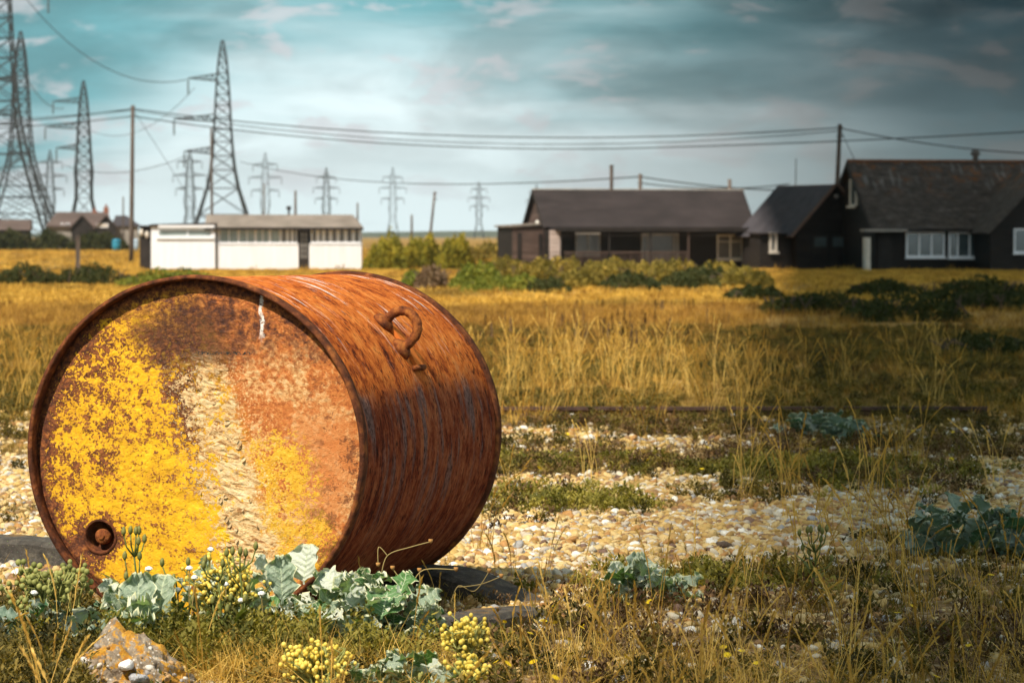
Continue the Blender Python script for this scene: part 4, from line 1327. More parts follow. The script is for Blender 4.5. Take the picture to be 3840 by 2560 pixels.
# ------------------------------------------------------------------ sea kale
def c_kale(t):
    v, u, _ = t.xyz(UV(t))
    av = t.m('ABSOLUTE', v)
    n = t.noise(GPOS(t), 60., 4, .6)
    k = RND(t)
    a = t.ramp(n, [(.3, (.19, .26, .17)), (.7, (.38, .44, .34))])
    a = t.mix(t.ss(k, .5, .9), a, (.58, .61, .52))
    a = t.mix(t.ss(k, .25, .0), a, (.10, .22, .07))
    ve = t.m('SINE', t.m('MULTIPLY', t.m('SUBTRACT', u, t.m('MULTIPLY', av, .22)), 44.))
    vein = t.m('MULTIPLY', t.ss(ve, .90, .99), t.ss(av, .85, .3))
    vein = t.m('MAXIMUM', vein, t.ss(av, .06, .025))
    a = t.mix(t.m('MULTIPLY', vein, .75), a, (.50, .56, .38))
    ed = t.m('MAXIMUM', t.ss(av, .90, .97), t.ss(u, .955, .985))
    return t.mix(t.m('MULTIPLY', ed, t.ss(u, .12, .25)), a, (.72, .70, .46))
def h_kale(t):
    v, u, _ = t.xyz(UV(t))
    return t.m('ADD', t.noise(OC(t), 14., 4, .6), t.m('MULTIPLY', t.m('SINE', t.m('MULTIPLY', t.m('SUBTRACT', u, t.m('MULTIPLY', t.m('ABSOLUTE', v), .22)), 44.)), .22))
M['kale'] = leafmat('sea_kale_leaf', c_kale, .22, .55, .25, (.75, 1.1, .28), h_kale)
M['kale_dark'] = leafmat('shaded_kale_leaf', lambda t: t.mix(.55, c_kale(t), (.03, .075, .065)), .15, .5, .3, (.75, 1.1, .3))  # kale leaf colour with shade mixed in, for the darker plants
M['stem'] = leafmat('green_stem', lambda t: t.ramp(RND(t), [(0, (.20, .22, .06)), (1, (.36, .34, .10))]), .1)
M['pod'] = leafmat('yellow_green_pod', lambda t: t.ramp(RND(t), [(0, (.70, .52, .07)), (1, (.88, .70, .16))]), .25)
M['pod_dark'] = leafmat('green_pod', lambda t: t.ramp(RND(t), [(0, (.18, .19, .05)), (1, (.36, .36, .11))]), .2)

def kale_leaf(seed):
    rg = random.Random(seed)
    nu, nv = 15, 13
    V = []; UVs = []
    ph = [rg.uniform(0, 6.3) for _ in range(8)]
    droop = rg.uniform(.05, .55); cup = rg.uniform(-.05, .35); wmax = rg.uniform(.32, .48); ruf = rg.uniform(.07, .13)
    for i in range(nu):
        u = i / (nu - 1)
        w = wmax * (max(0., math.sin(math.pi * min(1, max(0, (u - .10)) / .97) ** .85))) ** .62
        w = max(w, .022 * (1 - u) + .004)
        for j in range(nv):
            v = -1 + 2 * j / (nv - 1)
            sd = 0 if v < 0 else 3
            lob = 1 + (.20 * math.sin(11 * u + ph[sd]) + .12 * math.sin(23 * u + ph[sd + 1])) * abs(v) ** 1.5
            x = w * v * lob
            big = w / wmax
            ru = ruf * big * abs(v) ** 2.2 * (math.sin(17 * u + ph[sd + 2]) + .7 * math.sin(29 * u + ph[sd]))
            tipr = ruf * .8 * sstep(u, .75, 1.) * math.sin(9 * v + ph[6])
            z = cup * abs(v) ** 1.6 * w - droop * u * u * .5 + ru + float(tipr) + .010 * math.sin(8 * u + 5 * v + ph[7])
            y = u * (1 - droop * u * .18) + .05 * big * abs(v) * math.sin(13 * v + ph[5]) * (1 if u > .6 else 0)
            V.append((x, y, z)); UVs.append((v, u))
    I = np.arange(nu - 1)[:, None] * nv + np.arange(nv - 1)[None]
    F = np.stack([I, I + 1, I + nv + 1, I + nv], -1).reshape(-1, 4)
    return new_mesh('kale_leaf', V, F, UVs, True)
LEAVES = [kale_leaf(100 + i) for i in range(9)]
for l in LEAVES: l.materials.append(M['kale'])
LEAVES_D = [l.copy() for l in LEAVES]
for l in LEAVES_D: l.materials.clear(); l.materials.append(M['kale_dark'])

def kale(label, px, py, Y, hw, hh, n, seed, size=(.08, .14), dark=False, dep=.07, hand=()):
    """rosettes of ruffled leaves; hw half width, hh height of the mound"""
    rg = random.Random(seed)
    b = P(px, py, Y)
    root = thing('sea_kale', label, 'sea kale', (b.x, Y, gz(b.x, Y)), 0, 'sea kale plants')
    LV = LEAVES_D if dark else LEAVES
    for i in range(n):
        u = rg.uniform(-1, 1)
        bx = u * hw * .8
        by = rg.uniform(-dep, dep)
        L_ = rg.uniform(*size)
        top = hh * (1 - .55 * u * u) * rg.uniform(.15, .95)
        azm = math.atan2(u * 1.2 + rg.gauss(0, .9), -.4 + rg.gauss(0, .8))   # lean outwards, mostly to the viewer
        el_ = rg.uniform(.25, 1.35)
        o = obj('leaf', rg.choice(LV), None, root, (bx, by, max(.004, top - L_ * math.sin(el_) * .75)))
        o.rotation_euler = Euler((el_, rg.uniform(-.7, .7), -azm), 'YXZ') if False else (Matrix.Rotation(-azm, 3, 'Z') @ Matrix.Rotation(el_, 3, 'X') @ Matrix.Rotation(rg.uniform(-.8, .8), 3, 'Y')).to_euler()
        o.scale = (L_ * rg.uniform(.85, 1.2), L_, L_)
    for (hx, hz, hy, L_, azm, el_, roll, k) in hand:
        q = P(hx, hz, Y + hy)
        o = obj('leaf', LV[k % len(LV)], None, root, (q.x - b.x, hy, q.z - root.location.z))
        o.rotation_euler = (Matrix.Rotation(-azm, 3, 'Z') @ Matrix.Rotation(el_, 3, 'X') @ Matrix.Rotation(roll, 3, 'Y')).to_euler()
        o.scale = (L_, L_, L_)
    st_ = MB()
    for i in range(8):
        x = rg.uniform(-.7, .7) * hw
        st_.tube([(x * .6, 0, 0), (x * .8, 0, hh * .2), (x, rg.uniform(-.03, .03), hh * .42)], [.006, .005, .004], 6)
    st_.obj('stalks', M['stem'], root, True)
    return root
kale('big pale sea kale with frilled leaves in front of the right edge of the drum', 1330, 2395, 10.36, .245, .205, 120, 5, (.05, .095), dep=.10,
     hand=((1060, 2262, -.04, .135, -.25, 1.35, .15, 0), (1140, 2190, .0, .115, .35, 1.45, -.25, 3), (1010, 2230, .02, .12, -.8, 1.3, .3, 5), (1340, 2290, -.06, .125, -.4, .95, .2, 2),
           (1240, 2290, -.05, .12, -.7, 1.1, .3, 6), (1480, 2280, -.06, .12, .5, 1.0, -.2, 1), (1570, 2330, -.07, .11, .9, .95, .0, 4), (1180, 2420, -.12, .11, -.2, .7, .2, 7), (1210, 2390, -.10, .11, .5, .8, .2, 8), (1430, 2320, -.10, .12, .2, .8, .1, 3)))
kale('small upright sea kale under the bung of the drum', 500, 2400, 10.10, .085, .19, 16, 8, (.09, .13), dep=.05,
     hand=((520, 2360, -.04, .155, -.1, 1.35, .1, 0), (590, 2340, .0, .14, .4, 1.4, -.2, 3), (420, 2300, .0, .10, -.5, 1.3, .3, 5), (470, 2330, -.03, .11, -.6, 1.0, .2, 2)))
kale('pale broad-leaved kale behind the green pods at the foot of the drum', 830, 2380, 10.42, .15, .245, 30, 12, (.07, .105), dep=.06)
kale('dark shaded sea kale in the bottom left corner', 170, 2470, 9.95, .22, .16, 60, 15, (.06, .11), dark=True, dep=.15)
kale('blue-green sea kale cut by the bottom edge of the view', 1500, 2600, 9.25, .125, .12, 26, 19, (.055, .085), dep=.05)
kale('small sea kale at the tip of the concrete beams', 2430, 2265, 11.45, .115, .14, 26, 23, (.07, .11), dep=.06,
     hand=((2390, 2215, -.04, .125, .1, 1.3, .1, 1), (2330, 2230, -.02, .11, -.5, 1.2, .2, 4)))
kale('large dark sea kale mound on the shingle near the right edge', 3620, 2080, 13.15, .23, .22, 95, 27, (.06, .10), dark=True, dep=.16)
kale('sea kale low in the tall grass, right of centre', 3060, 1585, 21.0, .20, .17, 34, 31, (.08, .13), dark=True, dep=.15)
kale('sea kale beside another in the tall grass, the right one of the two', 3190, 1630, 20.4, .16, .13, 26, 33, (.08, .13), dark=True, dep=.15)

# ------------------------------------------------------------------ seed-pod sprays of sea kale
pod_me = rock_mesh('pod', 2, lambda p: p)
pods_m = {}
for k_, mt in (('y', 'pod'), ('g', 'pod_dark')):
    m_ = pod_me.copy(); m_.materials.append(M[mt]); pods_m[k_] = m_
def pod_spray(label, px0, px1, py0, py1, Y, n, seed, key='y', r=(.0065, .0085), root_py=None, rows=9):
    """branching stalks whose twigs each end in a round pod"""
    rg = random.Random(seed)
    a = P(px0, py1, Y); b = P(px1, py0, Y)
    w = (b.x - a.x) / 2; cx = (a.x + b.x) / 2
    root = thing('kale_seed_head', label, 'seed head', (cx, Y, gz(cx, Y)), 0, 'seed heads of sea kale')
    z1 = b.z - root.location.z; z0 = max(.0, a.z - root.location.z)
    mb = MB()
    fork = [Vector((rg.uniform(-.5, .5) * w, rg.uniform(-.03, .03), z0 + (z1 - z0) * rg.uniform(.0, .45))) for _ in range(rows)]
    for f_ in fork:
        mb.tube([(f_.x * .2, f_.y * .2, 0), (f_.x * .6, f_.y * .6, f_.z * .5), tuple(f_)], [.0045, .004, .003], 5)
    tw = []
    for f_ in fork:
        for k in range(3):
            tgt = Vector((max(-w, min(w, f_.x + rg.gauss(0, .4) * w)), f_.y + rg.gauss(0, .025), min(z1, f_.z + (z1 - z0) * rg.uniform(.25, .6))))
            mb.tube([tuple(f_), tuple(f_.lerp(tgt, .5) + Vector((0, 0, .006))), tuple(tgt)], [.003, .0025, .002], 5)
            tw.append((f_, tgt))
    for i in range(n):
        f_, tgt = rg.choice(tw)
        q = f_.lerp(tgt, rg.uniform(.25, 1.0))
        d = Vector((rg.gauss(0, 1), rg.gauss(0, 1), rg.uniform(.1, 1.3))).normalized()
        e = q + d * rg.uniform(.016, .032)
        rr = rg.uniform(*r)
        mb.tube([tuple(q), tuple(e)], .0014, 4, cap=False)
        o = obj('pod', pods_m[key], None, root, e + d * rr * .8)
        o.scale = (rr, rr, rr * 1.1)
    mb.obj('stalk', M['stem'] if key == 'y' else M['stem'], root, True)
    return root
pod_spray('bright yellow seed-pod spray at the bottom of the view, left of the blue-green kale', 1060, 1320, 2415, 2620, 9.15, 230, 3, 'y', (.0046, .0062), rows=13)
pod_spray('bright yellow seed-pod spray standing tall right of the blue-green kale', 1668, 1815, 2305, 2470, 9.3, 150, 4, 'y', (.0046, .0062), rows=12)
pod_spray('low yellow seed-pod spray beneath the tall one, cut by the bottom edge', 1690, 1830, 2470, 2620, 9.2, 90, 6, 'y', (.0046, .0062))
pod_spray('dense pale green pods in front of the drum, left of the big kale', 690, 1010, 2070, 2330, 10.22, 230, 9, 'y', (.0045, .0068), rows=14)
pod_spray('dark green pod sprays over the shaded kale, bottom left', 5, 290, 2105, 2330, 10.05, 110, 10, 'g', (.0065, .0085), rows=12)
pod_spray('small dark green pod spray at the left rim of the drum', 225, 330, 2105, 2260, 10.15, 34, 14, 'g', (.0065, .0085), rows=5)

# ------------------------------------------------------------------ tall weeds, seed clocks, dried hawkbit, flowers
M['weed'] = leafmat('weed_green', lambda t: t.ramp(t.noise(GPOS(t), 40., 3), [(.3, (.07, .10, .02)), (.7, (.20, .21, .05))]), .25)
M['bud'] = leafmat('bud_green', lambda t: t.ramp(t.noise(GPOS(t), 90., 3), [(.3, (.12, .13, .03)), (.7, (.26, .24, .07))]), .1)
M['fluff'] = principled('white_fluff', (.85, .83, .78), .9)
M['dry_head'] = principled('dried_flower_head', (.40, .20, .06), .9)
M['dry_stem'] = leafmat('dry_stem', lambda t: t.ramp(RND(t), [(0, (.26, .19, .07)), (1, (.46, .34, .13))]), .15)
M['petal'] = leafmat('yellow_petal', lambda t: t.ramp(RND(t), [(0, (.75, .50, .01)), (1, (.85, .62, .02))]), .2, tint=(1, 1, .4))

def blade(mb, p, az_, L_, w, bend, lean=.3, n=5):
    """leaf or grass blade as a bent tapering strip"""
    d = Vector((math.sin(az_), math.cos(az_), 0)); s_ = Vector((d.y, -d.x, 0))
    p = Vector(p); V = []
    for i in range(n):
        t = i / (n - 1)
        q = p + d * (L_ * (lean * t + bend * t * t)) + Vector((0, 0, L_ * (t * (1 - .25 * lean) - bend * .55 * t * t)))
        ww = w * (math.sin(math.pi * (.12 + .88 * t)) if w > .006 else (1 - t) + .08)
        V += [tuple(q - s_ * ww * .5), tuple(q + s_ * ww * .5)]
    return mb.add(V, [(2 * i, 2 * i + 1, 2 * i + 3, 2 * i + 2) for i in range(n - 1)])

def weed_plant(px, base_py, top_py, Y, label, seed, heads=7):
    rg = random.Random(seed)
    b = P(px, base_py, Y); tp = P(px, top_py, Y)
    z0 = gz(b.x, Y); H = tp.z - z0
    root = thing('sow_thistle', label, 'wild plant', (b.x, Y, z0), 0, 'tall budding weeds')
    mb = MB()
    main = [Vector((.010 * math.sin(3 * t) * 2, 0, H * t)) for t in np.linspace(0, .8, 6)]
    mb.tube([tuple(q) for q in main], [.0045, .0042, .0038, .0034, .003, .0026], 6)
    tips = []
    for k in range(heads):
        s_ = main[rg.randrange(2, 6)]
        e = s_ + Vector((rg.uniform(-.055, .055), rg.uniform(-.03, .03), rg.uniform(.05, .26) * H + .02))
        e.z = min(e.z, H)
        mb.tube([tuple(s_), tuple(s_.lerp(e, .5) + Vector(((e.x - s_.x) * .25, 0, -.004))), tuple(e)], [.0026, .0022, .0018], 5)
        tips.append(e)
    mb.obj('stem', M['weed'], root, True)
    for e in tips:
        MB().tube([tuple(e + Vector((0, 0, -.004))), tuple(e + Vector((0, 0, .003))), tuple(e + Vector((0, 0, .012))), tuple(e + Vector((.001, 0, .020)))], [.002, .0065, .006, .0025], 8).obj('bud', M['bud'], root, True)
    for k in range(7):
        lm = MB(); blade(lm, (0, 0, rg.uniform(.0, .45) * H), rg.uniform(0, 6.3), rg.uniform(.06, .12), rg.uniform(.012, .022), .5, .5, 6)
        lm.obj('leaf', M['weed'], root)
    return root
weed_plant(485, 2330, 2000, 10.22, 'tall budding weed in front of the yellow end, just right of the bung', 3, 9)
weed_plant(640, 2350, 2110, 10.20, 'budding weed halfway between the bung and the green pods', 5, 6)
weed_plant(800, 2380, 2110, 10.0, 'thin budding weed in front of the peeling paint', 9, 6)
weed_plant(880, 2400, 2060, 9.95, 'reddish-stemmed weed in the middle of the green pods', 11, 8)
weed_plant(3035, 2210, 1990, 11.9, 'dark leafy weed at the right end of the bare shingle', 13, 10)

def clock(px, py, Y, i):
    b = P(px, py, Y); z0 = gz(b.x, Y); h = b.z - z0
    root = thing('seed_clock', 'white fluffy seed head among the weeds at the foot of the drum', 'seed head', (b.x, Y, z0), i * 1.3, 'white seed clocks')
    MB().tube([(.0, .01, 0), (.008, .004, h * .5), (0, 0, h - .006)], .0014, 5).obj('stem', M['dry_stem'], root)
    rg = random.Random(i)
    mb = MB()
    for k in range(70):
        d = Vector((rg.gauss(0, 1), rg.gauss(0, 1), rg.uniform(-.2, 1.2))).normalized() * rg.uniform(.006, .011)
        d.z *= .75
        s_ = d.orthogonal().normalized() * .0012
        mb.add([tuple(Vector((0, 0, h - .005))), tuple(d + s_ + Vector((0, 0, h))), tuple(d - s_ + Vector((0, 0, h)))], [(0, 1, 2)])
    mb.tube([(0, 0, h - .006), (0, 0, h - .001), (0, 0, h + .004), (0, 0, h + .007)], [.003, .009, .008, .003], 8)
    mb.obj('fluff', M['fluff'], root)
for i, (px, py, Y) in enumerate([(558, 2132, 10.2), (710, 2130, 10.15), (730, 2165, 10.1), (790, 2060, 10.25), (845, 2190, 10.05), (980, 2225, 10.0), (905, 2250, 9.95), (330, 2512, 9.6), (665, 2210, 10.1), (128, 2222, 10.0)]):
    clock(px, py, Y, i)

def hawkbit(px, base_py, pts, Y, i):
    """dried wiry stalk arching over the beam, with a small brown head on each fork"""
    b = P(px, base_py, Y); z0 = gz(b.x, Y)
    root = thing('dried_hawkbit', 'dry wiry flower stalk arching over the concrete beam, %s' % ('the long one reaching right', 'its head nearest the kale', 'a short stalk in the middle', 'the one against the dark drum side')[i], 'dried flower', (b.x, Y, z0), 0, 'dried flower stalks by the beam')
    o_ = Vector((b.x, Y, z0))
    mb = MB(); heads = []
    for line in pts:
        L_ = [P(x, y, Y) - o_ for x, y in line]
        ctr = []
        n_ = len(L_)
        for q_ in range(n_ - 1):                 # an easy curve through the points
            p0, p1, p2, p3 = L_[max(q_ - 1, 0)], L_[q_], L_[q_ + 1], L_[min(q_ + 2, n_ - 1)]
            for t in (0, .2, .4, .6, .8):
                ctr.append(tuple(.5 * (2 * p1 + (p2 - p0) * t + (2 * p0 - 5 * p1 + 4 * p2 - p3) * t * t + (3 * p1 - p0 - 3 * p2 + p3) * t ** 3)))
        ctr.append(tuple(L_[-1]))
        mb.tube(ctr, .0014, 5)
        heads.append(L_[-1])
    mb.obj('stem', M['dry_stem'], root, True)
    for h in heads:
        MB().tube([tuple(h + Vector((0, 0, -.005))), tuple(h), tuple(h + Vector((0, 0, .007)))], [.002, .0055, .0065], 8).obj('flower_head', M['dry_head'], root, True)
hawkbit(1690, 2260, [[(1690, 2260), (1720, 2195), (1780, 2215), (1835, 2140)], [(1720, 2200), (1800, 2190), (1880, 2160)]], 10.55, 0)
hawkbit(1500, 2230, [[(1500, 2230), (1545, 2190), (1500, 2165), (1472, 2130)], [(1545, 2190), (1590, 2135), (1710, 2135)]], 10.5, 1)
hawkbit(1575, 2240, [[(1575, 2240), (1575, 2200), (1573, 2138)]], 10.52, 2)
hawkbit(1430, 2150, [[(1430, 2150), (1455, 2080), (1540, 2050), (1615, 2030)], [(1455, 2085), (1420, 2050), (1418, 2118)]], 10.5, 3)

flower_m = MB()
for k in range(11):
    a = 2 * math.pi * k / 11
    d = Vector((math.cos(a), math.sin(a), 0)); s_ = Vector((-d.y, d.x, 0))
    flower_m.add([tuple(d * .15 - s_ * .10), tuple(d * .15 + s_ * .10), tuple(d * .95 + s_ * .20 + Vector((0, 0, .12))), tuple(d * 1.05 + Vector((0, 0, .10))), tuple(d * .95 - s_ * .20 + Vector((0, 0, .12)))], [(0, 1, 2, 3, 4)])
flower_m.tube([(0, 0, -.25), (0, 0, -.05), (0, 0, .12)], [.12, .30, .22], 7)
flower_me = flower_m.mesh('flower'); flower_me.materials.append(M['petal'])
stem_me = MB().tube([(0, 0, 0), (.02, .01, .5), (0, 0, 1)], [.035, .03, .025], 4).mesh('stem'); stem_me.materials.append(M['stem'])
rf_ = random.Random(77)
spots = [(1574, 2255), (95, 2185), (818, 2205), (2355, 2262), (2080, 2275), (2435, 2255), (1920, 2370), (1988, 2373), (1860, 2480), (1905, 2487), (2348, 2460), (2140, 2450), (2250, 2410), (2180, 2350), (2190, 2340), (1890, 2330)]
for k in range(34):
    px = rf_.uniform(1850, 3820); py = rf_.uniform(2140, 2545)
    if px < 3000 and py < 2230: continue
    spots.append((px, py))
for k in range(22):
    px = rf_.uniform(1980, 3700); spots.append((px, rf_.uniform(1600, 1760)))
for i, (px, py) in enumerate(spots):
    g_ = GP(px, py + 60 * 10 / max(10, GP(px, py + 40).y))
    h = rf_.uniform(.03, .06)
    top = P(px, py, g_.y)
    h = max(.02, top.z - gz(g_.x, g_.y))
    far = py < 1800
    root = thing('yellow_flower', 'small yellow flower at the back edge of the shingle' if far else 'small yellow flower among the dry weeds in front', 'flower', (g_.x, g_.y, gz(g_.x, g_.y)), rf_.uniform(0, 6.3), 'yellow flowers at the back of the shingle' if far else 'yellow flowers in the foreground weeds')
    if i < 16 and px < 1000:
        root['label'] = 'small yellow flower among the weeds at the foot of the drum'; root['group'] = 'yellow flowers at the foot of the drum'
    o = obj('flower_head', flower_me, None, root, (0, 0, h), (rf_.uniform(-.6, .6), rf_.uniform(-.6, .6), 0))
    s_ = rf_.uniform(.008, .012) * (1.15 if far else 1); o.scale = (s_,) * 3
    o = obj('stem', stem_me, None, root); o.scale = (.035, .035, h)
# ------------------------------------------------------------------ bushes and hedges
def bushmat(name, c1, c2, c3):
    def f(t):
        n = t.noise(GPOS(t), 1.5, 4, .6)
        n2 = t.noise(GPOS(t), 9., 2, .6)
        return t.ramp(t.m('ADD', t.m('MULTIPLY', n, .6), t.m('MULTIPLY', n2, .4)), [(.34, c1), (.5, c2), (.64, c3)])
    return leafmat(name, f, .25, .7, .15)
M['gorse'] = bushmat('gorse_leaf', (.06, .07, .011), (.24, .21, .022), (.50, .37, .04))
M['bank_leaf'] = bushmat('bank_scrub_leaf', (.055, .050, .014), (.19, .145, .026), (.46, .31, .06))
M['green_leaf'] = bushmat('fresh_green_leaf', (.055, .075, .014), (.15, .17, .022), (.32, .28, .04))
M['brown_leaf'] = bushmat('dead_bracken', (.09, .055, .03), (.17, .105, .06), (.26, .18, .10))
M['dark_leaf'] = bushmat('dark_bramble_leaf', (.022, .030, .010), (.045, .052, .014), (.085, .075, .022))
M['twig'] = principled('twig', (.09, .06, .04), .9)

def leaf_cloud(name, pts, size, rg, mat, parent):
    """one loose leaf (a bent pair of triangles) at every point"""
    n = len(pts)
    a = rg.normal(size=(n, 3)); a /= np.linalg.norm(a, axis=1)[:, None]
    b = np.cross(a, rg.normal(size=(n, 3))); b /= np.linalg.norm(b, axis=1)[:, None]
    s = size * rg.uniform(.6, 1.3, (n, 1))
    c = np.cross(a, b)
    V = np.stack([pts - a * s * .5, pts + b * s * .28 + c * s * .06, pts + a * s * .5, pts - b * s * .28 + c * s * .06], 1).reshape(-1, 3)
    k = np.arange(n)[:, None] * 4
    F = np.concatenate([k + [0, 1, 2], k + [0, 2, 3]], 0)
    return obj(name, new_mesh(name, V, F), mat, parent)

def bush(px0, px1, top, base, Y, depth, n, size, mat, label, seed, name='bush', cat='bush', group='bushes on the bank', lumps=9):
    rg = np.random.default_rng(seed)
    a = P(px0, base, Y); b = P(px1, top, Y)
    cx = (a.x + b.x) / 2; w = (b.x - a.x) / 2
    z0 = gz(cx, Y) - .05
    H = max(b.z - z0, .15)
    root = thing(name, label, cat, (cx, Y, z0), 0, group)
    pts = []
    for i in range(lumps):
        u = (i + .5) / lumps * 2 - 1 + rg.uniform(-.1, .1)
        env = (1 - abs(u) ** 2.6) ** .5 if abs(u) < 1 else .2
        rx = w * rg.uniform(.24, .46) * (9. / lumps) ** .5 * (1 if lumps > 3 else 1.8); hz = H * max(.5, env) * rg.uniform(.74, 1.02)
        yy = rg.uniform(-.35, .35) * depth
        m = n // lumps
        d = rg.normal(size=(m, 3)); d /= np.linalg.norm(d, axis=1)[:, None]
        d[:, 2] = np.abs(d[:, 2])
        r = rg.uniform(.30, 1., (m, 1)) ** .25
        bump = 1 + .22 * (fbm(d[:, 0] * 3 + i * 7, d[:, 1] * 3 + d[:, 2] * 4, seed, 3) - .5)[:, None] * 2
        q = d * r * bump * [rx, depth * .5, hz] + [u * (w - rx * .6), yy, 0]
        pts.append(q)
    pts = np.concatenate(pts)
    leaf_cloud('foliage', pts, size, rg, mat, root)['kind'] = 'stuff'
    mb = MB()
    for i in range(min(14, lumps * 2)):
        x = rg.uniform(-.8, .8) * w; y = rg.uniform(-.3, .3) * depth
        mb.tube([(x, y, 0), (x + rg.uniform(-.1, .1), y, H * .35), (x + rg.uniform(-.2, .2), y, H * .7)], [.03, .02, .01], 5)
    mb.obj('stem', M['twig'], root)
    return root
bush(1362, 1560, 866, 1000, 176, 3.0, 9000, .15, M['gorse'], 'yellow-green gorse bush touching the right end of the white hut', 1, group='gorse behind the bank')
bush(1500, 1690, 864, 1000, 179, 3.0, 9000, .15, M['gorse'], 'middle gorse bush of the hedge right of the white hut', 2, group='gorse behind the bank')
bush(1640, 1785, 872, 995, 174, 2.6, 8000, .14, M['gorse'], 'greener gorse bush at the right end of the hedge', 3, group='gorse behind the bank')
bush(1740, 1960, 893, 950, 230, 4, 2600, .2, M['bank_leaf'], 'low distant scrub filling the gap left of the black bungalow', 4, group='gorse behind the bank')
spec = [(1690, 1900, 985, 1090, 84, 'green_leaf', 'fresh green bush low on the left part of the bank'), (1555, 1680, 993, 1075, 86, 'brown_leaf', 'dead brown bracken clump at the left foot of the bank'),
        (1850, 2040, 1030, 1100, 80, 'green_leaf', 'bright green bush at the foot of the bank, below the bungalow corner'), (1720, 1860, 1045, 1098, 79, 'green_leaf', 'low bright green bush beside the dead bracken'),
        (1760, 2010, 965, 1040, 92, 'bank_leaf', 'scrub on the top of the bank left of the bungalow corner'), (1980, 2230, 966, 1060, 95, 'bank_leaf', 'scrub on the bank in front of the porch left half'),
        (2180, 2440, 968, 1065, 96, 'bank_leaf', 'scrub on the bank in front of the porch middle'), (2400, 2640, 970, 1070, 95, 'bank_leaf', 'scrub on the bank in front of the big porch window'),
        (2590, 2790, 985, 1075, 92, 'bank_leaf', 'scrub on the bank in front of the bungalow right window'), (2060, 2260, 1020, 1098, 83, 'bank_leaf', 'shadowy scrub at the bank foot, below the porch left half'),
        (2240, 2480, 1025, 1100, 82, 'dark_leaf', 'dark bramble at the bank foot, below the porch middle'), (2460, 2700, 1022, 1100, 83, 'dark_leaf', 'dark bramble at the bank foot, below the big porch window'),
        (1500, 1600, 1015, 1065, 88, 'green_leaf', 'small green bush just above the drum top, left of the dead bracken')]
spec += [(1900, 2120, 975, 1075, 88, 'bank_leaf', 'scrub on the bank just below the bungalow lean-to'), (2130, 2360, 985, 1085, 87, 'bank_leaf', 'scrub halfway down the bank below the porch left half'),
         (2330, 2560, 992, 1085, 87, 'bank_leaf', 'scrub halfway down the bank below the porch middle'), (2520, 2760, 1000, 1090, 86, 'dark_leaf', 'dark scrub halfway down the bank, below the right window'),
         (1960, 2140, 1048, 1105, 79, 'dark_leaf', 'low dark bramble at the bank foot right of the bright green bush'), (2680, 2900, 1005, 1090, 85, 'bank_leaf', 'scrub at the right end of the bank, below the side wing')]
for i, (a, b, t_, bs, Y, mt, lab) in enumerate(spec):
    bush(a, b, t_ - (12 if mt != 'green_leaf' else 6), bs, Y, 3.0, 5200, .085, M[mt], lab, 20 + i, lumps=17)
spec = [(2710, 2970, 1066, 1140, 66, 'dark dwarf bramble at the left end of the right-hand brambles'), (2830, 3270, 1078, 1185, 55, 'dark spreading bramble in the middle of the right field'),
        (3120, 3640, 1080, 1225, 50, 'dark spreading bramble right of the middle one'), (3440, 3900, 1018, 1120, 66, 'tall dark bramble before the slate-roofed house'),
        (3500, 3900, 1070, 1175, 58, 'dark bramble at the right edge, below the tall one'), (3500, 3900, 1235, 1345, 36, 'low green-black bramble at the right edge of the field'),
        (3160, 3500, 1040, 1115, 72, 'low dark bramble in front of the gabled shed')]
for i, (a, b, t_, bs, Y, lab) in enumerate(spec):
    bush(a, b, t_, bs, Y, 1.6, 4200, .06 if Y < 60 else .08, M['dark_leaf'], lab, 50 + i, 'bramble', 'bramble', 'brambles in the right field', 8)
for i, (a, b, t_, bs, Y, lab) in enumerate([(-60, 240, 982, 1035, 105, 'dark bramble patch at the left edge of the field'), (180, 500, 978, 1030, 108, 'dark green bramble patch left of the white hut'), (420, 860, 1000, 1045, 100, 'low green bramble patch before the hut extension')]):
    bush(a, b, t_, bs, Y, 2.6, 3600, .10, M['dark_leaf' if i < 2 else 'green_leaf'], lab, 70 + i, 'bramble', 'bramble', 'brambles in the left field', 8)
for i, (a, b, t_, lab) in enumerate([(-40, 130, 852, 'dark hedge in front of the red-roofed shed'), (100, 290, 856, 'dark hedge below the left half of the far bungalow'), (260, 480, 860, 'dark hedge below the right half of the far bungalow')]):
    bush(a, b, t_, 940, 400, 4, 3600, .34, M['dark_leaf'], lab, 80 + i, 'hedge', 'hedge', 'far dark hedges')

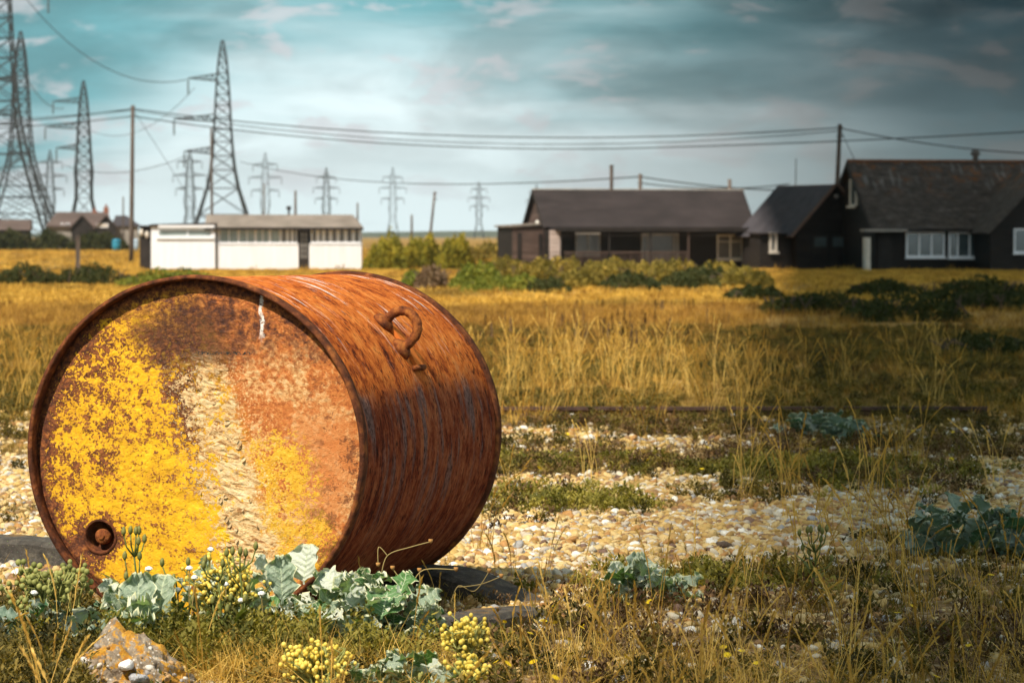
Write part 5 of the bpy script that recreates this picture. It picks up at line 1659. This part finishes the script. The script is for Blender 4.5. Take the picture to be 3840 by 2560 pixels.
# ------------------------------------------------------------------ scattered ground cover (instanced on points that carry turn, size and kind)
def scatter(name, protos, pos, rot, scl, idx):
    c = bpy.data.collections.new(name + '_kinds')
    for i, me in enumerate(protos):
        o = bpy.data.objects.new('%02d_%s' % (i, me.name), me)
        c.objects.link(o)
    me = bpy.data.meshes.new(name)
    n = len(pos)
    me.vertices.add(n); me.vertices.foreach_set('co', np.asarray(pos, np.float32).ravel())
    for nm, ty, dat, fld in (('turn', 'FLOAT_VECTOR', rot, 'vector'), ('size', 'FLOAT_VECTOR', scl, 'vector'), ('kind_of', 'INT', idx, 'value')):
        at = me.attributes.new(nm, ty, 'POINT')
        at.data.foreach_set(fld, np.asarray(dat, np.int32 if ty == 'INT' else np.float32).ravel())
    o = bpy.data.objects.new(name, me); COL.objects.link(o)
    ng = bpy.data.node_groups.new(name + '_scatter', 'GeometryNodeTree')
    ng.interface.new_socket('Geometry', in_out='INPUT', socket_type='NodeSocketGeometry')
    ng.interface.new_socket('Geometry', in_out='OUTPUT', socket_type='NodeSocketGeometry')
    N_ = ng.nodes
    gi = N_.new('NodeGroupInput'); go = N_.new('NodeGroupOutput')
    ci = N_.new('GeometryNodeCollectionInfo'); ci.inputs['Collection'].default_value = c
    ci.inputs['Separate Children'].default_value = True; ci.inputs['Reset Children'].default_value = True
    ip = N_.new('GeometryNodeInstanceOnPoints'); ip.inputs['Pick Instance'].default_value = True
    def na(nm, ty):
        a = N_.new('GeometryNodeInputNamedAttribute'); a.data_type = ty; a.inputs['Name'].default_value = nm
        return a.outputs['Attribute']
    e2r = N_.new('FunctionNodeEulerToRotation')
    L_ = ng.links
    L_.new(gi.outputs[0], ip.inputs['Points']); L_.new(ci.outputs[0], ip.inputs['Instance'])
    L_.new(na('turn', 'FLOAT_VECTOR'), e2r.inputs[0]); L_.new(e2r.outputs[0], ip.inputs['Rotation'])
    L_.new(na('size', 'FLOAT_VECTOR'), ip.inputs['Scale']); L_.new(na('kind_of', 'INT'), ip.inputs['Instance Index'])
    L_.new(ip.outputs[0], go.inputs[0])
    md = o.modifiers.new('scatter', 'NODES'); md.node_group = ng
    o['kind'] = 'stuff'
    return o

def blob(x, y, cx, cy, rx, ry):
    return np.exp(-(((x - cx) / rx) ** 2 + ((y - cy) / ry) ** 2))

def turf(x, y):
    """share of the ground under plants, 0 bare shingle .. 1 grown over"""
    n = fbm(x * 2.2, y * 1.0, 101, 4)
    n2 = fbm(x * 6, y * 2.6, 107, 3)
    t = np.zeros_like(x)
    t = np.maximum(t, sstep(y, 12.1, 11.3) * (.95))                      # the whole foreground
    t = np.maximum(t, sstep(x, .25, .75) * sstep(y, 13.2, 12.4) * .9)
    t = t - 1.0 * blob(x, y, .03, 11.15, .22, .26)                        # shingle pocket below the beams
    t = t - .75 * blob(x, y, .75, 10.75, .35, .16) - .55 * blob(x, y, 1.05, 11.8, .4, .2) - .6 * blob(x, y, .95, 10.2, .35, .1) - .55 * blob(x, y, .25, 9.75, .3, .10)
    t = np.maximum(t, .85 * blob(x, y, .20, 15.8, .30, .55))              # green patch
    t = np.maximum(t, 1.0 * blob(x, y, 1.45, 17.9, .55, 1.0))
    t = np.maximum(t, .85 * blob(x, y, .95, 16.2, .25, .5))
    t = np.maximum(t, .9 * blob(x, y, 1.5, 13.2, .28, .5))
    t = np.maximum(t, sstep(y, 17.0, 18.2) * (1 - .25 * sstep(y, 20.2, 20.8) * sstep(y, 22.4, 21.6)) * .92)
    t = t - .40 * blob(x, y, .15, 21.3, .55, .7) - .5 * blob(x, y, 2.2, 18.5, .5, .9) - .5 * blob(x, y, 1.1, 20.4, .6, .4)
    t = np.maximum(t, sstep(y, 21.6, 22.8))
    lf = sstep(x, -1.0, -1.3)
    t = t * (1 - lf * sstep(y, 13.0, 14.0)) + lf * sstep(y, 13.0, 14.0) * (np.clip(sstep(fbm(x * .6, y * .55, 113, 3), .46, .58) * .8 + sstep(y, 20, 24), 0, 1))
    return np.clip(t + (n - .5) * .8 + (n2 - .5) * .35, 0, 1)

def trapezoid(n, y0, y1, side=.8):
    """n points over the wedge the photograph sees, plus a margin"""
    y = RNG.uniform(0, 1, n)
    y = y0 + (y1 - y0) * y
    p = (.137 * y + side); keep = RNG.uniform(0, 1, n) < p / p.max()
    y = y[keep]; x = RNG.uniform(-1, 1, len(y)) * (.137 * y + side)
    return x, y

def off_drum(x, y, r=.0):
    lx = (x - DX) * math.cos(TH) - (y - DY) * math.sin(TH); ly = (x - DX) * math.sin(TH) + (y - DY) * math.cos(TH)
    hit = (np.abs(lx) < .26 + r) & (ly > -.01 - r) & (ly < LB + r)
    for (a, b, w) in (((-2.55, 13.62), (.10, 11.50), .10), ((-.40, 10.40), (.10, 11.06), .085)):
        d = np.array(b) - np.array(a); L_ = np.hypot(*d); d = d / L_
        s_ = (x - a[0]) * d[0] + (y - a[1]) * d[1]; q = np.abs(-(x - a[0]) * d[1] + (y - a[1]) * d[0])
        hit |= (s_ > -.01) & (s_ < L_ + .01) & (q < w + r)
    return ~hit

# pebbles
def c_peb(t):
    r = RND(t)
    c = t.ramp(r, [(0, (.36, .215, .065)), (.15, (.50, .32, .10)), (.30, (.56, .39, .16)), (.45, (.38, .19, .055)), (.55, (.56, .42, .20)), (.66, (.24, .13, .055)), (.74, (.44, .37, .28)), (.83, (.60, .52, .39)), (.92, (.74, .70, .62)), (.955, (.30, .29, .28)), (.975, (.16, .09, .06))], 'CONSTANT')
    n = t.noise(t.vm('ADD', OC(t), OLOC(t)), 2.2, 4, .6)
    k = t.m('MULTIPLY_ADD', n, .7, .65)
    return t.mix(1., c, t.comb(k, k, k), 'MULTIPLY')
M['pebble'] = principled('shingle_pebble', c_peb, .55, lambda t: t.noise(OC(t), 4., 4, .6), .25, .15, spec=.35)
def f_peb(seed):
    def f(p):
        d = p.normalized()
        k = 1 + .85 * (float(fbm(np.array(d.x * 1.5 + seed * 3.1), np.array(d.y * 1.3 + d.z * 1.9 + seed), seed, 2)) - .5)
        return Vector((d.x * k, d.y * k * .78, d.z * k * .52))
    return f
PEB = [rock_mesh('pebble', 2, f_peb(200 + i)) for i in range(7)]
for m_ in PEB: m_.materials.append(M['pebble'])
def pebbles(n, y0, y1, smin, smax, name, lift=.3):
    x, y = trapezoid(int(n * 1.22), y0, y1, 1.25)
    t = turf(x, y)
    keep = (RNG.uniform(0, 1, len(x)) > t * .93) & off_drum(x, y, .012)
    x, y = x[keep], y[keep]
    s = smin * (smax / smin) ** (RNG.uniform(0, 1, len(x)) ** 1.7)
    z = ground(x, y) + s * .5 * RNG.uniform(-.1, .75, len(x))
    m = len(x)
    rot = np.stack([RNG.normal(0, .45, m), RNG.normal(0, .45, m), RNG.uniform(0, 6.3, m)], 1)
    scl = s[:, None] * RNG.uniform(.8, 1.2, (m, 3))
    return scatter(name, PEB, np.stack([x, y, z], 1), rot, scl, RNG.integers(0, len(PEB), m))
pebbles(48000, 9.0, 13.2, .007, .025, 'shingle')
pebbles(85000, 13.2, 18.5, .008, .027, 'shingle')
pebbles(34000, 18.5, 24.0, .010, .030, 'shingle')

# grasses ---------------------------------------------------------------
def c_grass(lo, mid, hi, far=1.0, green=(.14, .14, .02)):
    def f(t):
        pz = t.vm('MULTIPLY', OLOC(t), (.16, .055, 0.))
        n = t.noise(pz, 1., 4, .6)
        r = RND(t)
        c = t.ramp(t.m('ADD', t.m('MULTIPLY', r, .55), t.m('MULTIPLY', n, .5)), [(.22, lo), (.52, mid), (.80, hi)])
        g = t.ss(t.noise(t.vm('MULTIPLY', OLOC(t), (.3, .07, 1.)), 1.3, 3, .5), .54, .66)
        return t.mix(t.m('MULTIPLY', g, .55 * far), c, green)
    return f
M['straw'] = leafmat('straw_grass', c_grass((.40, .23, .04), (.66, .42, .09), (.84, .60, .18), .10), .35, .6, .2, (1.1, 1.0, .5))
M['field'] = leafmat('field_grass', c_grass((.09, .046, .017), (.32, .17, .038), (.62, .37, .08), .5, (.13, .11, .022)), .3, .7, .1, (1.1, 1.0, .5))
M['gold'] = leafmat('golden_field', c_grass((.20, .10, .025), (.56, .33, .055), (.86, .56, .12), 1.3, (.17, .115, .03)), .3, .7, .1, (1.1, 1.0, .5))
M['turf'] = leafmat('short_turf', c_grass((.05, .036, .010), (.16, .105, .022), (.40, .27, .06), .8), .25, .7, .1, (1.1, 1.0, .5))
M['herb'] = leafmat('low_herb', c_grass((.04, .034, .010), (.10, .080, .018), (.24, .17, .04), .4, (.08, .095, .015)), .25, .7, .15)
M['herb_red'] = leafmat('russet_herb', c_grass((.05, .028, .016), (.12, .065, .03), (.20, .12, .05), .2), .2, .7, .15)
M['green_herb'] = leafmat('green_herb', c_grass((.07, .070, .014), (.19, .165, .03), (.36, .29, .06), .3), .3, .6, .15)

def tuft(seed, n, L0, L1, w, spread, bend, mat, name, lean=.35):
    rg = random.Random(seed); mb = MB()
    for i in range(n):
        a = rg.uniform(0, 6.3); r_ = spread * rg.random() ** .5
        blade(mb, (r_ * math.cos(a), r_ * math.sin(a), 0), rg.uniform(0, 6.3), rg.uniform(L0, L1), w * rg.uniform(.7, 1.2), rg.uniform(0, bend), rg.uniform(0, lean), 4)
    me = mb.mesh(name); me.materials.append(mat); return me

def stalk_into(mb, p, az_, L_, bend, w, head, hw, rg):
    """flowering stalk with a spiky ear"""
    d = Vector((math.sin(az_), math.cos(az_), 0)); p = Vector(p)
    def at(t): return p + d * (L_ * (.12 * t + bend * t ** 2.2)) + Vector((0, 0, L_ * (t - .45 * bend * t ** 2.4)))
    pts = [at(t) for t in (0, .3, .6, .82, 1.0)]
    mb.tube([tuple(q) for q in pts], [w, w * .9, w * .75, w * .6, w * .4], 3, cap=False)
    k = int(head / .010) + 4
    for i in range(k):
        t = 1 - head / L_ * (1 - i / (k - 1)); q = at(min(1, t)); up_ = (at(min(1.05, t + .03)) - at(t - .03)).normalized()
        for s_ in range(2):
            a = rg.uniform(0, 6.3); o_ = Vector((math.cos(a), math.sin(a), 0))
            e = q + up_ * .016 * rg.uniform(.8, 1.4) + o_ * hw * rg.uniform(.6, 1.2)
            sd_ = up_.cross(o_).normalized() * hw * .42
            mid = q.lerp(e, .5)
            mb.add([tuple(q), tuple(mid + sd_), tuple(e), tuple(mid - sd_)], [(0, 1, 2, 3)])

def stalks(seed, n, L0, L1, spread, mat, name, w=.0013, hw=.0042, nb=8):
    rg = random.Random(seed); mb = MB()
    for i in range(n):
        a = rg.uniform(0, 6.3); r_ = spread * rg.random() ** .5
        stalk_into(mb, (r_ * math.cos(a), r_ * math.sin(a), 0), rg.uniform(0, 6.3), rg.uniform(L0, L1), rg.uniform(.0, .35), w, rg.uniform(.06, .11), hw, rg)
    for i in range(nb):
        a = rg.uniform(0, 6.3); r_ = spread * rg.random() ** .5
        blade(mb, (r_ * math.cos(a), r_ * math.sin(a), 0), rg.uniform(0, 6.3), rg.uniform(L0 * .3, L1 * .75), w * 2.2, rg.uniform(0, .5), rg.uniform(0, .4), 4)
    me = mb.mesh(name); me.materials.append(mat); return me

def sprig(seed, mat, name, H=.05, n=16, lw=.35):
    """low herb: short stalks with small leaves all round"""
    rg = random.Random(seed); mb = MB()
    for i in range(n):
        a = rg.uniform(0, 6.3); r_ = .035 * rg.random() ** .5
        x, y = r_ * math.cos(a), r_ * math.sin(a); h = H * rg.uniform(.4, 1.)
        for k in range(5):
            blade(mb, (x + rg.gauss(0, .004), y + rg.gauss(0, .004), h * rg.uniform(.1, 1)), rg.uniform(0, 6.3), rg.uniform(.008, .018), .007, rg.uniform(0, .5), rg.uniform(.2, 1.2), 3)
    me = mb.mesh(name); me.materials.append(mat); return me

def put(name, protos, x, y, s0, s1, zoff=0., tilt=.12):
    m = len(x)
    s = RNG.uniform(s0, s1, m)
    rot = np.stack([RNG.normal(0, tilt, m), RNG.normal(0, tilt, m), RNG.uniform(0, 6.3, m)], 1)
    return scatter(name, protos, np.stack([x, y, ground(x, y) + zoff], 1), rot, np.stack([s, s, s * RNG.uniform(.8, 1.2, m)], 1), RNG.integers(0, len(protos), m))

# low cover of the foreground and between the stones
T_short = [tuft(300 + i, 16, .018, .055, .0026, .035, .6, M['turf'], 'turf_tuft', .7) for i in range(5)]
H_low = [sprig(320 + i, M['herb'], 'herb_sprig') for i in range(4)]
H_red = [sprig(330 + i, M['herb_red'], 'russet_sprig', .075, 12) for i in range(3)]
H_grn = [sprig(340 + i, M['green_herb'], 'green_sprig', .045, 18) for i in range(3)]
x, y = trapezoid(60000, 8.6, 46.0, 1.3)
t = turf(x, y); k = (RNG.uniform(0, 1, len(x)) < t ** 1.3) & off_drum(x, y, .02)
put('short_turf_grass', T_short, x[k], y[k], .7, 1.5)
x, y = trapezoid(30000, 8.6, 46, 1.3)
t = turf(x, y); k = (RNG.uniform(0, 1, len(x)) < t ** 1.2 * sstep(fbm(x * 1.6, y * .9, 131, 3), .30, .50)) & off_drum(x, y, .03)
put('low_herbs', H_low, x[k], y[k], .7, 1.5)
x, y = trapezoid(9500, 8.6, 22.5, 1.25)
t = turf(x, y); k = (RNG.uniform(0, 1, len(x)) < t * sstep(fbm(x * 1.3 + 9, y * .7, 137, 3), .46, .6) * sstep(x, -.4, .2)) & off_drum(x, y, .03)
put('russet_herbs', H_red, x[k], y[k], .6, 1.3)
x, y = trapezoid(16000, 8.6, 19.5, .7)
gm = np.maximum.reduce([blob(x, y, .20, 15.8, .30, .5), .9 * blob(x, y, 1.45, 17.9, .5, .9), .8 * blob(x, y, .6, 12.1, .35, .35), 1.0 * blob(x, y, -.72, 10.05, .42, .30), .6 * blob(x, y, .2, 18.6, .5, .5), .8 * blob(x, y, -1.2, 9.6, .3, .4)])
k = (RNG.uniform(0, 1, len(x)) < gm) & off_drum(x, y, .02)
put('green_herbs', H_grn, x[k], y[k], .7, 1.5)

H_tall = [sprig(360 + i, M['green_herb'], 'tall_green_sprig', .12, 26) for i in range(3)]
H_dk = [sprig(366 + i, M['herb'], 'tall_dark_sprig', .12, 24) for i in range(3)]
x, y = trapezoid(9000, 8.8, 10.6, .5)
k = (RNG.uniform(0, 1, len(x)) < .55 * np.maximum(blob(x, y, -.80, 9.95, .26, .22), .7 * blob(x, y, -.52, 9.85, .2, .15))) & off_drum(x, y, .04)
put('green_herbs', H_tall, x[k], y[k], .6, 1.3)
x, y = trapezoid(9000, 8.8, 10.8, .5)
k = (RNG.uniform(0, 1, len(x)) < .6 * sstep(x / y, -.105, -.122)) & off_drum(x, y, .04)
put('low_herbs', H_dk, x[k], y[k], .5, 1.2)

# dry straw litter on the ground, bottom centre
S_lit = [tuft(350 + i, 14, .05, .12, .0024, .05, .2, M['straw'], 'straw_litter', 3.2) for i in range(4)]
x, y = trapezoid(2600, 8.9, 10.0, .5); k = (RNG.uniform(0, 1, len(x)) < np.maximum(blob(x, y, -.55, 9.6, .3, .25), .10))
put('straw_litter', S_lit, x[k], y[k], .7, 1.2, .004, .2)
x, y = trapezoid(900, 11.0, 21, .5); k = (RNG.uniform(0, 1, len(x)) < .5 * turf(x, y)) & off_drum(x, y, .03)
put('straw_litter', S_lit, x[k], y[k], .6, 1.1, .004, .2)

# tall flowering grass
G_tall = [stalks(400 + i, 5, .26, .46, .05, M['straw'], 'flowering_grass', .0019, .0070, 3) for i in range(7)]
x, y = trapezoid(1500, 18.0, 40, 1.5)
d_ = sstep(fbm(x * .8, y * .35, 141, 3), .42, .62) * sstep(y, 40, 28) * sstep(y + 14 * (fbm(x * .9, y * .5, 143, 3) - .5), 19.5, 25) * (1 - .25 * sstep(x / y, .05, .12)); d_ = np.where(x / y < .02, np.maximum(d_, sstep(x / y, -.03, .0) * sstep(y + 10 * (fbm(x * 1.4, y * .7, 145, 3) - .5), 19.5, 25) * sstep(y, 36, 27)), d_)
k = RNG.uniform(0, 1, len(x)) < d_
put('tall_dry_grass', G_tall, x[k], y[k], .65, 1.15)
x, y = trapezoid(700, 11.6, 19.5, .3)
d_ = np.maximum.reduce([blob(x, y, 1.33, 13.6, .16, 1.3), .5 * blob(x, y, 1.75, 13., .25, .8), .25 * blob(x, y, 1.2, 17.5, .8, 1.6), .55 * blob(x, y, -.10, 14.2, .10, .8), .05 * sstep(x, .3, .9), .35 * blob(x, y, .42, 11.7, .16, .25)])
k = (RNG.uniform(0, 1, len(x)) < d_) & off_drum(x, y, .03)
put('tall_dry_grass', G_tall, x[k], y[k], .55, 1.0)
G_thin = [stalks(420 + i, 2, .12, .26, .03, M['straw'], 'thin_flowering_grass', .0013, .0042, 4) for i in range(5)]
x, y = trapezoid(760, 8.7, 12.6, .9)
k = (RNG.uniform(0, 1, len(x)) < np.where(x > .05, .6, .22)) & off_drum(x, y, .06)
put('thin_dry_grass', G_thin, x[k], y[k], .6, 1.15)
G_near = [stalks(440 + i, 2, .22, .40, .02, M['straw'], 'near_flowering_grass', .0016, .0055, 3) for i in range(5)]
x = RNG.uniform(-1.0, 1.05, 60); y = RNG.uniform(6.8, 8.9, 60)
k = RNG.uniform(0, 1, 60) < np.where(x > .05, .9, .12)
put('near_dry_grass', G_near, x[k], y[k], .8, 1.25)

# the field
F_tuft = [tuft(460 + i, 24, .06, .17, .006, .11, .5, M['field'], 'field_tuft', .5) for i in range(6)]
F_far = [tuft(470 + i, 34, .05, .13, .013, .24, .4, M['gold'], 'field_tuft', .5) for i in range(6)]
x, y = trapezoid(36000, 20.0, 62, 2.2)
k = RNG.uniform(0, 1, len(x)) < (.10 + .90 * sstep(y + 14 * (fbm(x * .35, y * .12, 149, 3) - .5), 30, 52)) * (.30 + .70 * sstep(fbm(x * .5, y * .16, 151, 4), .42, .56)) * sstep(y + 6 * (fbm(x * .8, y * .4, 147, 3) - .5), 21, 25) * (1 - .75 * sstep(x / y, .052, .066) * sstep(y, 33, 38))
put('field_grass', F_tuft, x[k], y[k], .6, 1.15)
x, y = trapezoid(30000, 60, 175, 3.)
k = ~((y > 80) & (y < 106) & (x / y > -.022) & (RNG.uniform(0, 1, len(x)) < .6)); x, y = x[k], y[k]
put('field_grass', F_far, x, y, .7, 1.2)
x, y = trapezoid(9000, 172, 420, 8.)
k = ~((y > 174) & (y < 192) & (x > -17) & (x < 26))
put('field_grass', F_far, x[k], y[k], 1.6, 2.6)

# dark dock stalks standing in the field
M['dock'] = principled('dock_seed_stalk', lambda t: t.ramp(RND(t), [(0, (.05, .030, .018)), (1, (.13, .075, .04))]), .9)
dockm = []
for s_ in range(4):
    rg = random.Random(500 + s_); mb = MB()
    mb.tube([(0, 0, 0), (.01, 0, .5), (0, .01, 1.)], [.018, .015, .006], 5)
    for i in range(70):
        z = rg.uniform(.30, 1.0); a = rg.uniform(0, 6.3); r_ = .075 * (1.1 - z) ** .5 * rg.uniform(.4, 1.2)
        c_ = Vector((r_ * math.cos(a), r_ * math.sin(a), z)); q = .026
        mb.add([tuple(c_ + Vector((q, 0, 0))), tuple(c_ + Vector((0, q, q))), tuple(c_ + Vector((-q, 0, q * .5))), tuple(c_ + Vector((0, -q, -q)))], [(0, 1, 2, 3)])
    dm = mb.mesh('dock_stalk'); dm.materials.append(M['dock']); dockm.append(dm)
rd = random.Random(9)
spots = [(2340, 1190, 1110), (2460, 1190, 1118), (2520, 1195, 1120), (2648, 1220, 1155), (2730, 1235, 1178), (2120, 1270, 1210), (2115, 1245, 1205)]
for k in range(62):
    px = rd.choice((rd.uniform(2150, 2600), rd.uniform(1800, 3000), rd.uniform(2100, 2500))); py = rd.uniform(1165, 1330)
    spots.append((px, py, py - rd.uniform(28, 62) * (py - 885) / 340))
for px, py, top in spots:
    Y = CAMH * FPX / (py - HOR)
    b = P(px, py, Y); z0 = gz(b.x, Y); h = max(.2, P(px, top, Y).z - z0)
    o = obj('dock_plant', dockm[rd.randrange(4)], None, None, (b.x, Y, z0), (rd.uniform(-.06, .06), rd.uniform(-.1, .1), rd.uniform(0, 6)))
    o.scale = (h * rd.uniform(.8, 1.2), h, h)
    tag(o, 'dark upright dock stalk standing in the golden grass', 'dock', 'dock stalks in the field')

# stones one can point at
M['flint_white'] = principled('white_flint', mottled((.62, .60, .57), (.84, .82, .80), 40.), .6, lambda t: t.noise(OC(t), 3., 4), .4, .1)
M['flint_dark'] = principled('dark_flint', mottled((.06, .04, .03), (.14, .09, .06), 40.), .45, lambda t: t.noise(OC(t), 3., 4), .4, .1)
M['flint_grey'] = principled('grey_flint', mottled((.28, .28, .29), (.45, .45, .46), 40.), .5, lambda t: t.noise(OC(t), 3., 4), .4, .1)
for i, (px, py, sz, mt, lab) in enumerate([(2715, 2052, .032, 'flint_dark', 'dark brown stone lying on the shingle'), (2208, 2505, .024, 'flint_white', 'white flint in the grass, bottom centre'), (2532, 2432, .026, 'flint_white', 'rounded white flint in the weeds, right of the yellow pods'),
        (3048, 1955, .028, 'flint_grey', 'pale grey stone on the right part of the shingle'), (1838, 2452, .022, 'flint_white', 'white flint just right of the tall yellow seed pods'), (1842, 2412, .018, 'flint_white', 'small white flint above another beside the yellow pods'),
        (132, 2222, .026, 'flint_white', 'white flint under the dark pods at the far left'), (1992, 2312, .030, 'flint_grey', 'long grey flint in the shingle pocket below the beams'), (2035, 2335, .026, 'flint_white', 'white flint in the shingle pocket below the beams'),
        (2300, 2100, .028, 'flint_white', 'large white flint on the shingle above the small kale'), (1840, 1985, .030, 'flint_white', 'large white flint on the shingle near the drum'), (3320, 2330, .028, 'flint_grey', 'grey flint among the weeds at the right'),
        (470, 2492, .022, 'flint_white', 'white flint embedded in the top of the concrete lump'), (520, 2545, .026, 'flint_grey', 'grey flint set in the bottom of the concrete lump')]):
    if i >= 12:
        b = P(px, py, 9.17)
    else:
        b = GP(px, py + 6); b.z = gz(b.x, b.y) + sz * .35
    o = obj('stone', PEB[i % 7].copy(), None, None, b, (random.uniform(-.3, .3), random.uniform(-.3, .3), random.uniform(0, 6)))
    o.data.materials.clear(); o.data.materials.append(M[mt]); o.scale = (sz, sz, sz)
    tag(o, lab, 'stone', 'single flints')
# ------------------------------------------------------------------ sea air
HAZE = .00010
m, t, out = material('sea_haze')
pv = t.n('ShaderNodeVolumePrincipled', {'Color': (.90, .97, 1.0, 1), 'Density': HAZE, 'Anisotropy': .2})
t.put(out.inputs['Volume'], pv.outputs[0])
hz = MB().box(-2400, 2600, -120, 4700, -3.0, 80.).obj('haze', m)
kind(hz, 'stuff')

# unseen opaque cloud shape, added behind the camera to shade the right side
M['cloud'] = principled('added_cloud_skin', (.85, .86, .88), 1., spec=0.)
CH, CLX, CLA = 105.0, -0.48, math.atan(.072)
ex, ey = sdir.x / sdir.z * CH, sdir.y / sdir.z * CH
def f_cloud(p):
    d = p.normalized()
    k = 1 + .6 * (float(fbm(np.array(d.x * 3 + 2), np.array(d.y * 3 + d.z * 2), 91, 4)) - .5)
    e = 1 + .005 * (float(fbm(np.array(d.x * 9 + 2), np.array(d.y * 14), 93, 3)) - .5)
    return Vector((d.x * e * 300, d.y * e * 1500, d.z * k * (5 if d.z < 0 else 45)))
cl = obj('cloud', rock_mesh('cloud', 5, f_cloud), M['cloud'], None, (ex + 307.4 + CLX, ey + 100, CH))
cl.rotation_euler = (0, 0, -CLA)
tag(cl, 'unseen shade caster added overhead behind the viewer to darken the right of the field', 'cloud')
